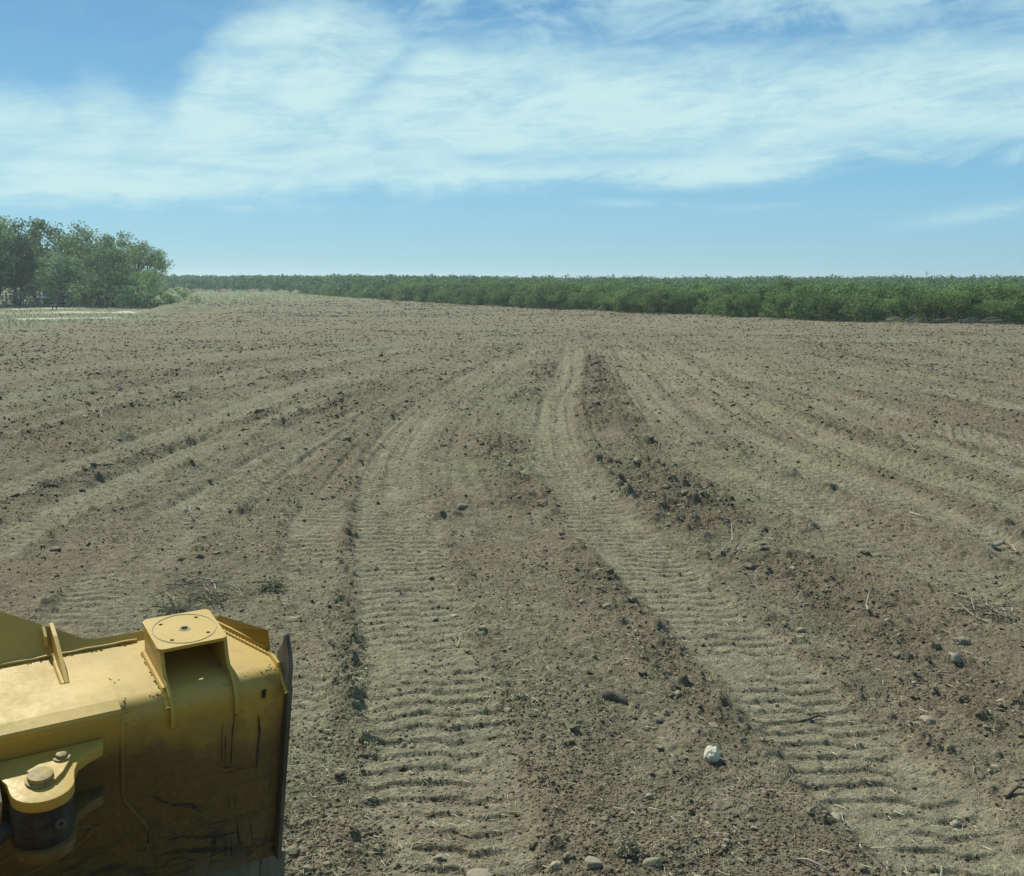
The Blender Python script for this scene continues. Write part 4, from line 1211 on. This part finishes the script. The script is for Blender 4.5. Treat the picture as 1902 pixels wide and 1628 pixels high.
x, y, s = at_s(1322, 1416, 36)
stone('white_rock', white_me, x, y, s * 0.95, 'white rounded rock on bare soil between the two ridged tracks', 'rock', rz=0.5, sc=(0.95, 1.0, 1.35), sink=0.35)
STN = [(1848, 1424, 22, 'pale stone near the far right edge, right of the ridged track'),
       (945, 1328, 18, 'small squarish stone at the right rim of the middle track'),
       (897, 1188, 24, 'tan stone lying on the middle track edge, left of the curved bark piece'),
       (858, 945, 20, 'pale stone at the head of the clod row left of centre'),
       (1555, 1512, 40, 'flat grey-brown stone at the left rim of the lower right track'),
       (1128, 1134, 24, 'light stone beside the short dark clod row left of the second track'),
       (1080, 1124, 20, 'tan stone just left of the light stone by the second track'),
       (1770, 1228, 30, 'buff stone on the clod windrow at the right side'),
       (1664, 1224, 22, 'yellowish stone on the windrow, left of the buff stone'),
       (1725, 1332, 32, 'yellowish flat stone below the buff stone on the right'),
       (1490, 1170, 24, 'flat tan stone lying beside another on the right windrow'),
       (1325, 1352, 24, 'tan stone directly behind the white rounded rock'),
       (1105, 1608, 42, 'pale half-buried stone at the bottom edge right of the middle track'),
       (1855, 1612, 36, 'round stone in the lower right corner'),
       (470, 1012, 16, 'grey stone left of the narrow track, above the brush pile'),
       (1215, 1605, 34, 'buried tan stone at the bottom edge, right of the grass tuft')]
for i, (a, b, wpx, lb) in enumerate(STN):
    x, y, s = at_s(a, b, wpx)
    stone('field_stone', stone_v[i % 6], x, y, s, lb, 'stone', 'stones on the field', rz=i * 1.3, sc=(1.05, 0.9, 0.85), sink=0.0)
x, y, s = at_s(893, 1612, 74)
stone('slab_stone', stone_v[2], x, y, s, 'broad flat stone slab at the bottom edge on the middle track', 'stone', 'stones on the field', rz=0.3, sc=(1.0, 0.75, 0.35), sink=0.3)
DK = [(1010, 940, 26, 'big dark clod standing at the left rim of the second track'),
      (1135, 1080, 22, 'dark clod ending the clod row beside the second track'),
      (1608, 1022, 22, 'dark round clod alone on the pale track at the right'),
      (1420, 1020, 18, 'dark upright clod in the windrow right of the forked twig'),
      (480, 772, 22, 'dark lone clod on the left side, in the middle distance'),
      (370, 1035, 16, 'dark clod above the brush pile, the rightmost of two'),
      (335, 1040, 14, 'dark clod above the brush pile, the leftmost of two'),
      (1560, 890, 20, 'dark clod on the right side above the pale track'),
      (1790, 1306, 26, 'dark crumbly clod near the right edge beside the yellowish stone'),
      (628, 1436, 34, 'dark hollow clod left of the middle track near the blade')]
for i, (a, b, wpx, lb) in enumerate(DK):
    x, y, s = at_s(a, b, wpx)
    stone('dark_clod', dark_v[i % 5], x, y, s * 0.85, lb, 'clod', 'dark clods on the field', rz=i * 0.9)

# twigs, roots and bark
def twig(name, pts, rad, mat, label, cat='twig', group=None, forks=()):
    x0, y0 = at(pts[0][0], pts[0][1]); z0 = gz_at(x0, y0)
    P3 = []
    for p in pts:
        x, y = at(p[0], p[1]); z = gz_at(x, y) + rad * 1.1 + (p[2] if len(p) > 2 else 0.0)
        P3.append(Vector((x - x0, y - y0, z - z0)))
    tb = [tube(P3, [rad * (1 - 0.65 * i / max(1, len(P3) - 1)) for i in range(len(P3))], 7, jitter=0.15)]
    for fk in forks:
        Q = []
        for p in fk:
            x, y = at(p[0], p[1]); z = gz_at(x, y) + rad + (p[2] if len(p) > 2 else 0.0)
            Q.append(Vector((x - x0, y - y0, z - z0)))
        tb.append(tube(Q, [rad * (0.7 - 0.45 * i / max(1, len(Q) - 1)) for i in range(len(Q))], 6, jitter=0.15))
    o = link(name, tubes_mesh(name, tb), M[mat])
    o.location = (x0, y0, z0)
    tag(o, label, cat, group)
    return o
TG = 'dry twigs on the field'
twig('twig', [(1478, 1604), (1500, 1612, 0.02), (1525, 1621, 0.02), (1545, 1627)], 0.008, 'deadwood', 'long pale stick at the bottom edge right of centre', group=TG)
twig('twig', [(1320, 1022), (1342, 1023, 0.02), (1360, 1010, 0.05), (1378, 1008, 0.04)], 0.012, 'deadwood', 'pale forked twig on the dark windrow right of the second track', group=TG, forks=[[(1342, 1023, 0.02), (1338, 1030), (1322, 1034)], [(1360, 1010, 0.05), (1358, 990, 0.12)]])
twig('twig', [(1365, 1106), (1385, 1112, 0.02), (1392, 1114)], 0.006, 'deadwood', 'short pale twig below the forked twig', group=TG)
twig('twig', [(1612, 1142), (1608, 1132, 0.04), (1614, 1122, 0.08)], 0.009, 'deadwood', 'white curved twig standing out of the windrow at the right', group=TG)
twig('twig', [(343, 952), (350, 948, 0.03), (357, 958)], 0.012, 'deadwood', 'short pale twig left of the brush pile, in the left tracks', group=TG)
twig('twig', [(850, 1205), (858, 1185, 0.03)], 0.006, 'deadwood', 'thin pale stem on the middle track beside the tan stone', group=TG)
twig('twig', [(1748, 1625), (1750, 1608, 0.05), (1756, 1600, 0.03)], 0.007, 'deadwood', 'small upright pale stem at the bottom edge on the right', group=TG)
twig('twig', [(795, 690), (815, 703, 0.05), (828, 712)], 0.02, 'darkwood', 'thin dark branch lying in the middle distance left of centre', group=TG)
twig('twig', [(1690, 952), (1715, 968, 0.03)], 0.010, 'deadwood', 'straight thin stick on the right side below the dark clod', group=TG)
twig('twig', [(182, 778), (186, 772, 0.06), (190, 781)], 0.014, 'deadwood', 'pale bent twig on the left side among the dark clods', group=TG)
twig('wood_piece', [(1845, 1015), (1862, 1008, 0.03), (1880, 1012, 0.03), (1889, 1020)], 0.026, 'deadwood', 'knobbly piece of wood on the track at the right edge', 'wood')
twig('wood_piece', [(1480, 1328), (1500, 1325, 0.01), (1520, 1320, 0.01), (1535, 1322)], 0.016, 'darkwood', 'dark stick pressed into the ridged right track', 'wood')
twig('wood_piece', [(1868, 1475, 0.0), (1890, 1470, 0.02), (1912, 1474, 0.01)], 0.014, 'darkwood', 'dark broken bark piece at the right edge, above the corner', 'wood')

def bark_piece():
    x0, y0 = at(1140, 1306); z0 = gz_at(x0, y0)
    bm = bmesh.new()
    rows = []
    for i in range(9):
        t = -1 + 2 * i / 8.0
        row = []
        for j in range(6):
            a = R(200 - 32 * j)
            rr = 0.042 * (1 - 0.35 * t * t)
            row.append(bm.verts.new((t * 0.085 + 0.01 * math.sin(j), 0.05 * math.cos(a) * rr / 0.042 - 0.03 * t * t, 0.015 + rr * math.sin(a) * 0.9 + 0.008 * math.sin(5 * t + j))))
        rows.append(row)
    for i in range(8):
        for j in range(5):
            bm.faces.new((rows[i][j], rows[i + 1][j], rows[i + 1][j + 1], rows[i][j + 1]))
    bmesh.ops.recalc_face_normals(bm, faces=bm.faces)
    bmesh.ops.solidify(bm, geom=list(bm.faces), thickness=0.010)
    o = link('bark_piece', bm_mesh('bark_piece', bm, 40), M['darkwood'])
    o.location = (x0, y0, z0 + 0.01); o.rotation_euler = (R(12), R(8), R(-14))
    tag(o, 'curled dark bark piece on bare soil right of the middle track', 'bark')
bark_piece()

def brush_heap(name, px, py, wid, nst, mat, label, leaves=0, seed=1, hgt=0.22):
    g = random.Random(seed)
    x0, y0 = at(px, py); z0 = gz_at(x0, y0)
    root = empty(name, (x0, y0, z0))
    tag(root, label, 'brush', 'heaps of cut brush on the field')
    allt = []
    for i in range(nst):
        a = g.uniform(0, 6.28); L = wid * g.uniform(0.25, 0.75)
        c = Vector((g.gauss(0, wid * 0.18), g.gauss(0, wid * 0.15), g.uniform(0.02, hgt)))
        d = Vector((math.cos(a), math.sin(a), g.uniform(-0.15, 0.3)))
        n = Vector((-d.y, d.x, 0)) * g.uniform(-0.22, 0.22) * L
        p = [c - d * L * 0.5, c - d * L * 0.15 + n * 0.7, c + d * L * 0.2 + n, c + d * L * 0.5 + n * 0.4]
        for q in p: q.z = max(q.z, 0.012)
        rr = g.uniform(0.0025, 0.0075)
        allt.append(tube(p, [rr, rr * 0.8, rr * 0.6, rr * 0.3], 5))
    for i in range(0, len(allt), 4):
        link('twig_spray', tubes_mesh('twig_spray', allt[i:i + 4]), M[mat[(i // 4) % len(mat)]], root)
    if leaves:
        gg = np.random.default_rng(seed)
        c = gg.normal(size=(leaves, 3)) * np.array([wid * 0.20, wid * 0.16, hgt * 0.35]) + np.array([0, 0, hgt * 0.4])
        c[:, 2] = np.maximum(c[:, 2], 0.01)
        V, F = leaf_quads(c, 0.035, seed)
        link('dry_leaves', np_mesh('dry_leaves', V, F), M['weed'], root)
    return root
brush_heap('brush_pile', 385, 1102, 0.95, 40, ('darkwood', 'deadwood', 'deadwood'), 'tangle of uprooted dry brush just above the blade plate', 200, 3, 0.18)
brush_heap('brush_pile', 500, 1090, 0.40, 14, ('darkwood',), 'small grey-green weed clump right of the tangled brush, near the narrow track', 170, 4, 0.08)
brush_heap('brush_pile', 1832, 1138, 0.55, 34, ('deadwood', 'deadwood', 'darkwood'), 'small tangle of pale twigs near the right edge', 60, 5, 0.12)
brush_heap('brush_pile', 1165, 1590, 0.16, 16, ('deadwood', 'darkwood'), 'dry grass tuft at the bottom edge right of the middle track', 60, 6, 0.10)
brush_heap('brush_pile', 330, 1135, 0.45, 14, ('darkwood',), 'flattened green weed patch directly behind the blade plate', 160, 8, 0.07)

# ------------------------------------------------------------------ far left: fence, mound, small things
def fence():
    a = Vector((-60.0, 105.0)); b = Vector((-42.0, 108.5))
    root = empty('corral_fence', (a.x, a.y, 0))
    tag(root, 'dark corral fence of posts and rails in front of the grove', 'fence')
    d = (b - a); L = d.length; n = d.normalized()
    ang = math.atan2(n.y, n.x)
    npost = 12
    for i in range(npost):
        s = L * i / (npost - 1)
        p = a + n * s
        link('post', tubes_mesh('post', [tube([(n.x * s, n.y * s, -0.3), (n.x * s, n.y * s, 1.72)], 0.085, 8)]), M['fence'], root)
    for z in (0.35, 0.68, 1.0, 1.32, 1.62):
        link('rail', tubes_mesh('rail', [tube([(-n.x * 0.3, -n.y * 0.3 - 0.09, z), (n.x * (L + 0.3), n.y * (L + 0.3) - 0.09, z)], 0.045, 6)]), M['fence'], root)
fence()

def small_far():
    # white panel behind the fence
    bm = bmesh.new()
    bmesh.ops.create_cube(bm, size=1.0)
    bmesh.ops.scale(bm, verts=bm.verts, vec=(1.7, 0.5, 0.28))
    bmesh.ops.bevel(bm, geom=list(bm.edges), offset=0.05, segments=2, affect='EDGES')
    root = empty('white_trough', (-50.8, 109.5, 0.0)); tag(root, 'long white object glimpsed between the fence rails', 'trough')
    me = bm_mesh('basin', bm); o = link('basin', me, M['whitepaint'], root); o.location = (0, 0, 1.18)
    for sx in (-0.7, 0.7):
        link('leg', tubes_mesh('leg', [tube([(sx, 0, -0.1), (sx, 0, 1.1)], 0.06, 6)]), M['fence'], root)
    # low dark stump-like thing on the grass
    root = empty('stump', (-45.2, 99.0, gz_at(-45.2, 99.0))); tag(root, 'small dark low object standing on the grass before the fence', 'stump')
    link('log', tubes_mesh('log', [tube([(-0.42, 0, 0.44), (-0.2, 0.02, 0.38), (0.1, 0, 0.34), (0.34, 0, 0.36)], [0.06, 0.12, 0.14, 0.11], 8, jitter=0.1)]), M['darkwood'], root)
    for sx in (-0.12, 0.28):
        link('stub', tubes_mesh('stub', [tube([(sx, 0, 0.34), (sx + 0.02, 0, -0.05)], 0.05, 6)]), M['darkwood'], root)
    # leaning dead branch
    root = link('dead_branch', tubes_mesh('dead_branch', [tube([(0, 0, -0.1), (0.35, 0, 0.45), (0.62, 0, 1.0)], [0.07, 0.05, 0.03], 6), tube([(0.35, 0, 0.45), (0.4, 0.1, 0.9)], [0.04, 0.02], 5)]), M['deadwood'])
    root.location = (-43.4, 103.5, gz_at(-43.4, 103.5)); tag(root, 'pale dead branch leaning up out of the grass under the grove', 'branch')
    # dirt mound
    n = 64
    u = np.linspace(-1, 1, n); XX, YY = np.meshgrid(u, u, indexing='ij')
    rr = np.hypot(XX, YY); h = np.clip(1 - rr, 0, 1) ** 1.1 * (1 + 0.22 * vn(XX * 4 + 9, YY * 4, 5) + 0.12 * vn(XX * 11, YY * 11, 6)) + 0.05 * vn(XX * 25, YY * 25, 7) * (rr < 0.95)
    V = np.stack([XX.ravel() * 5.0, YY.ravel() * 4.0, (h * 1.15 - 0.06 - 0.25 * (rr > 0.98)).ravel()], 1)
    idx = np.arange(n * n).reshape(n, n)
    F = np.stack([idx[:-1, :-1], idx[1:, :-1], idx[1:, 1:], idx[:-1, 1:]], -1).reshape(-1, 4)
    me = np_mesh('dirt_mound', V, F, smooth=True)
    a = me.attributes.new('mask', 'FLOAT_COLOR', 'POINT')
    mk = np.tile(np.array([0.9, 0, 0.45, 0.0], dtype=np.float32), (len(V), 1)); a.data.foreach_set('color', mk.ravel())
    o = link('dirt_mound', me, M['soil']); o.location = (-29.8, 92, 0.0)
    tag(o, 'low pale mound of dirt at the field edge beside the grove', 'mound')
    # thin poles above the scrub
    for (px, dd, hh, lb) in ((1711, 300, 5.3, 'tallest thin utility pole above the scrub on the right'), (1651, 330, 4.9, 'short thin pole above the scrub, left of the tallest one'), (1190, 320, 4.8, 'thin pole top above the scrub right of centre')):
        a = math.atan((px - 951) / 1850.0); x = dd * math.sin(a); y = dd * math.cos(a)
        root = empty('utility_pole', (x, y, 0)); tag(root, lb, 'pole', 'utility poles on the skyline')
        link('post', tubes_mesh('post', [tube([(0, 0, -0.3), (0, 0, hh)], [0.10, 0.07], 7)]), M['bark'], root)
        link('crossarm', tubes_mesh('crossarm', [tube([(-0.5, 0, hh - 0.5), (0.5, 0, hh - 0.5)], 0.06, 6)]), M['bark'], root)
small_far()

# bleached cut brush at the foot of the scrub on the right
rp = random.Random(9)
for i in range(5):
    bx = 27.0 + i * 1.3 + rp.uniform(-.3, .3); by = float(brush_y(bx)) - 0.9
    tb = []
    for k in range(7):
        a = rp.uniform(-0.5, 0.5); L = rp.uniform(0.5, 1.3)
        p0 = Vector((rp.uniform(-0.5, 0.5), rp.uniform(-0.2, 0.2), rp.uniform(0.02, 0.25)))
        tb.append(tube([p0, p0 + Vector((math.cos(a) * L * .5, math.sin(a) * L * .5, rp.uniform(0, .25))), p0 + Vector((math.cos(a) * L, math.sin(a) * L, rp.uniform(-.05, .25)))], [0.05, 0.035, 0.015], 5))
    o = link('dead_branches', tubes_mesh('dead_branches', tb), M['deadwood'])
    o.location = (bx, by, gz_at(bx, by))
    tag(o, 'bleached cut branches heaped at the foot of the scrub line', 'branches', 'bleached branches along the scrub')

# ------------------------------------------------------------------ added unseen body of the machine, below and beside the eye point
def added_unseen_body():  # body out of view, added to keep sky light off the blade's back
    root = blade
    c0 = BL0 + eS * (-1.55)
    REL = BLM.inverted() @ Matrix(((eS.x, eT0.x, 0, c0.x), (eS.y, eT0.y, 0, c0.y), (0, 0, 1, 0), (0, 0, 0, 1)))
    def link(name, mesh, mat, parent):
        o = globals()['link'](name, mesh, mat, parent)
        if parent is root: o.matrix_local = REL
        return o
    # hood (x across, y forward): sloping nose
    hood = [(-0.75, 0.95), (-0.75, 1.72), (-0.95, 1.88), (-2.35, 2.02), (-2.35, 0.95)]
    link('hood', prism(hood, 0.80, (XT, XZ, XS), (-0.42, 0, 0), bevel=0.03, smooth=40, name='hood'), M['paint'], root)
    link('cab_floor', prism([(-0.75, -2.36), (0.75, -2.36), (0.75, -4.2), (-0.75, -4.2)], 0.10, (XS, XT, XZ), (0, 0, 1.40), bevel=0.02, name='cab_floor'), M['darksteel'], root)
    link('seat_base', prism([(-0.28, -3.5), (0.28, -3.5), (0.28, -4.0), (-0.28, -4.0)], 0.50, (XS, XT, XZ), (0, 0, 1.501), bevel=0.04, name='seat_base'), M['darksteel'], root)
    link('main_frame', prism([(-0.55, 0.45), (-0.55, 0.94), (-4.4, 1.20), (-4.4, 0.45)], 1.1, (XT, XZ, XS), (-0.55, 0, 0), bevel=0.02, name='main_frame'), M['paint'], root)
    # cab: cowl below the windscreen, door sills, rear wall, roof on posts
    link('cowl', prism([(-0.80, 1.0), (0.80, 1.0), (0.80, 2.15), (0.62, 2.27), (-0.80, 2.27)], 0.06, (XS, XZ, XT), (0, -2.44, 0), bevel=0.015, name='cowl'), M['paint'], root)
    for sx in (-0.80, 0.74):
        link('door_sill', prism([(-2.45, 1.1), (-2.45, 1.90), (-2.9, 1.95), (-4.2, 1.95), (-4.2, 1.1)], 0.06, (XT, XZ, XS), (sx, 0, 0), bevel=0.015, name='door_sill'), M['paint'], root)
        link('rear_post', prism([(-4.05, 1.95), (-4.05, 3.52), (-4.2, 3.52), (-4.2, 1.95)], 0.06, (XT, XZ, XS), (sx, 0, 0), bevel=0.01, name='rear_post'), M['paint'], root)
    link('rear_wall', prism([(-0.74, 1.1), (0.74, 1.1), (0.74, 2.7), (-0.74, 2.7)], 0.06, (XS, XZ, XT), (0, -4.2, 0), bevel=0.01, name='rear_wall'), M['darksteel'], root)
    link('roof', prism([(-0.86, -2.75), (0.86, -2.75), (0.86, -4.35), (-0.86, -4.35)], 0.10, (XS, XT, XZ), (0, 0, 3.53), bevel=0.03, name='roof'), M['paint'], root)
    for sx in (-1, 1):
        a_, b_ = (0.82, 1.42) if sx > 0 else (-1.42, -0.82)
        link('fender', prism([(a_, -1.75), (b_, -1.75), (b_, -4.2), (a_, -4.2)], 0.07, (XS, XT, XZ), (0, 0, 1.14), bevel=0.015, name='fender'), M['paint'], root)
    for sx in (-1, 1):
        # track loop
        pts = [(-0.62, 0.42)]
        lp = []
        for a in range(90, -91, -15): lp.append((-1.05 + 0.42 * math.cos(R(a)), 0.44 + 0.42 * math.sin(R(a))))
        for a in range(-90, -271, -15): lp.append((-3.95 + 0.42 * math.cos(R(a)), 0.44 + 0.42 * math.sin(R(a))))
        x0 = sx * 1.12 - 0.36
        tr = link('track_frame', prism(lp, 0.42, (XT, XZ, XS), (x0 + 0.15, 0, 0), bevel=0.01, name='track_frame'), M['darksteel'], root)
        # shoes along the loop
        per = [Vector((p[0], p[1])) for p in lp] + [Vector(lp[0])]
        d = 0.0; k = 0
        box = prism([(-0.095, 0), (0.095, 0), (0.095, 0.018), (-0.080, 0.018), (-0.084, 0.065), (-0.095, 0.065)], 0.72, (XT, XZ, XS), (0, 0, 0), name='track_shoe')
        tot = sum((per[i + 1] - per[i]).length for i in range(len(per) - 1)); n = int(tot / 0.205)
        for k in range(n):
            t = tot * k / n; i = 0
            while t > (per[i + 1] - per[i]).length: t -= (per[i + 1] - per[i]).length; i += 1
            dv = (per[i + 1] - per[i]).normalized(); p = per[i] + dv * t
            o = link('track_shoe', box, M['steel'], tr)
            o.location = (x0, p.x, p.y); o.rotation_euler = (math.atan2(dv.y, dv.x), 0, 0)
    for sx in (-1, 1):
        link('push_arm', tubes_mesh('push_arm', [tube([(sx * 0.62, -2.2, 0.55), (sx * 0.62, -0.9, 0.75), (sx * 0.50, -0.06, 0.95)], 0.10, 10)]), M['paint'], root)
added_unseen_body()

# ------------------------------------------------------------------ dusty summer air
def haze():
    bm = bmesh.new()
    bmesh.ops.create_cube(bm, size=1.0)
    bmesh.ops.scale(bm, verts=bm.verts, vec=(4200, 4200, 15.5))
    me = bm_mesh('haze', bm)
    m = bpy.data.materials.new('dusty_air'); m.use_nodes = True
    nt = NT(m.node_tree); nt.n.clear()
    out = nt.node('ShaderNodeOutputMaterial'); pv = nt.node('ShaderNodeVolumePrincipled')
    pv.inputs['Color'].default_value = (0.80, 0.95, 0.97, 1)
    pv.inputs['Density'].default_value = HAZE
    pv.inputs['Anisotropy'].default_value = 0.35
    nt.l.new(pv.outputs[0], out.inputs['Volume'])
    o = link('haze', me, m); o.location = (0, 0, 6.7)
    tag(o, 'thin pale dust haze lying over the whole field', kind='stuff')
if HAZE > 0: haze()

# ------------------------------------------------------------------ caked dirt on the blade
def caked_dirt():
    g = random.Random(21)
    V = []; F = []
    def put(sx, t, z, r):
        bv, bf = ico_small[g.randrange(4)]
        o_ = len(V)
        for q in bv: V.append((sx + q[0] * r, t + q[1] * r, z + q[2] * r * 0.7))
        for f in bf: F.append(tuple(int(i) + o_ for i in f))
    for (sx, t, z, n, sd, r0) in ((-0.575, 0.03, -0.012, 26, 0.022, 0.0035), (-0.445, 0.035, -0.010, 18, 0.016, 0.003), (-0.035, 0.05, -0.004, 16, 0.016, 0.003), (-0.575, 0.20, 0.003, 8, 0.012, 0.003)):
        for _ in range(n):
            a = sx + g.gauss(0, sd); b = t + g.gauss(0, sd * 0.8)
            zz = 0.0 if b > 0.075 else -0.075 + math.sqrt(max(0.0, 0.075 ** 2 - min(0.075, 0.075 - b) ** 2))
            put(a, b, zz, r0 * g.uniform(0.5, 1.5))
    for _ in range(70):                                          # along the welds and plate edges
        q = g.random()
        if q < 0.4: put(g.uniform(-1.0, -0.45), 0.440 - g.random() * 0.012, 0.003, g.uniform(0.002, 0.005))
        elif q < 0.7: put(g.uniform(-1.0, -0.58), 0.220 + g.random() * 0.008, 0.003, g.uniform(0.0015, 0.004))
        else: put(-0.432 - g.random() * 0.006, g.uniform(0.08, 0.34), 0.002, g.uniform(0.002, 0.0045))
    me = bpy.data.meshes.new('caked_dirt'); me.from_pydata(V, [], F); me.update()
    o = link('caked_dirt', me, M['darkclod'], blade); o['kind'] = 'stuff'
ico_small = [ico(1, 300 + i, 0.7, 2) for i in range(4)]
caked_dirt()
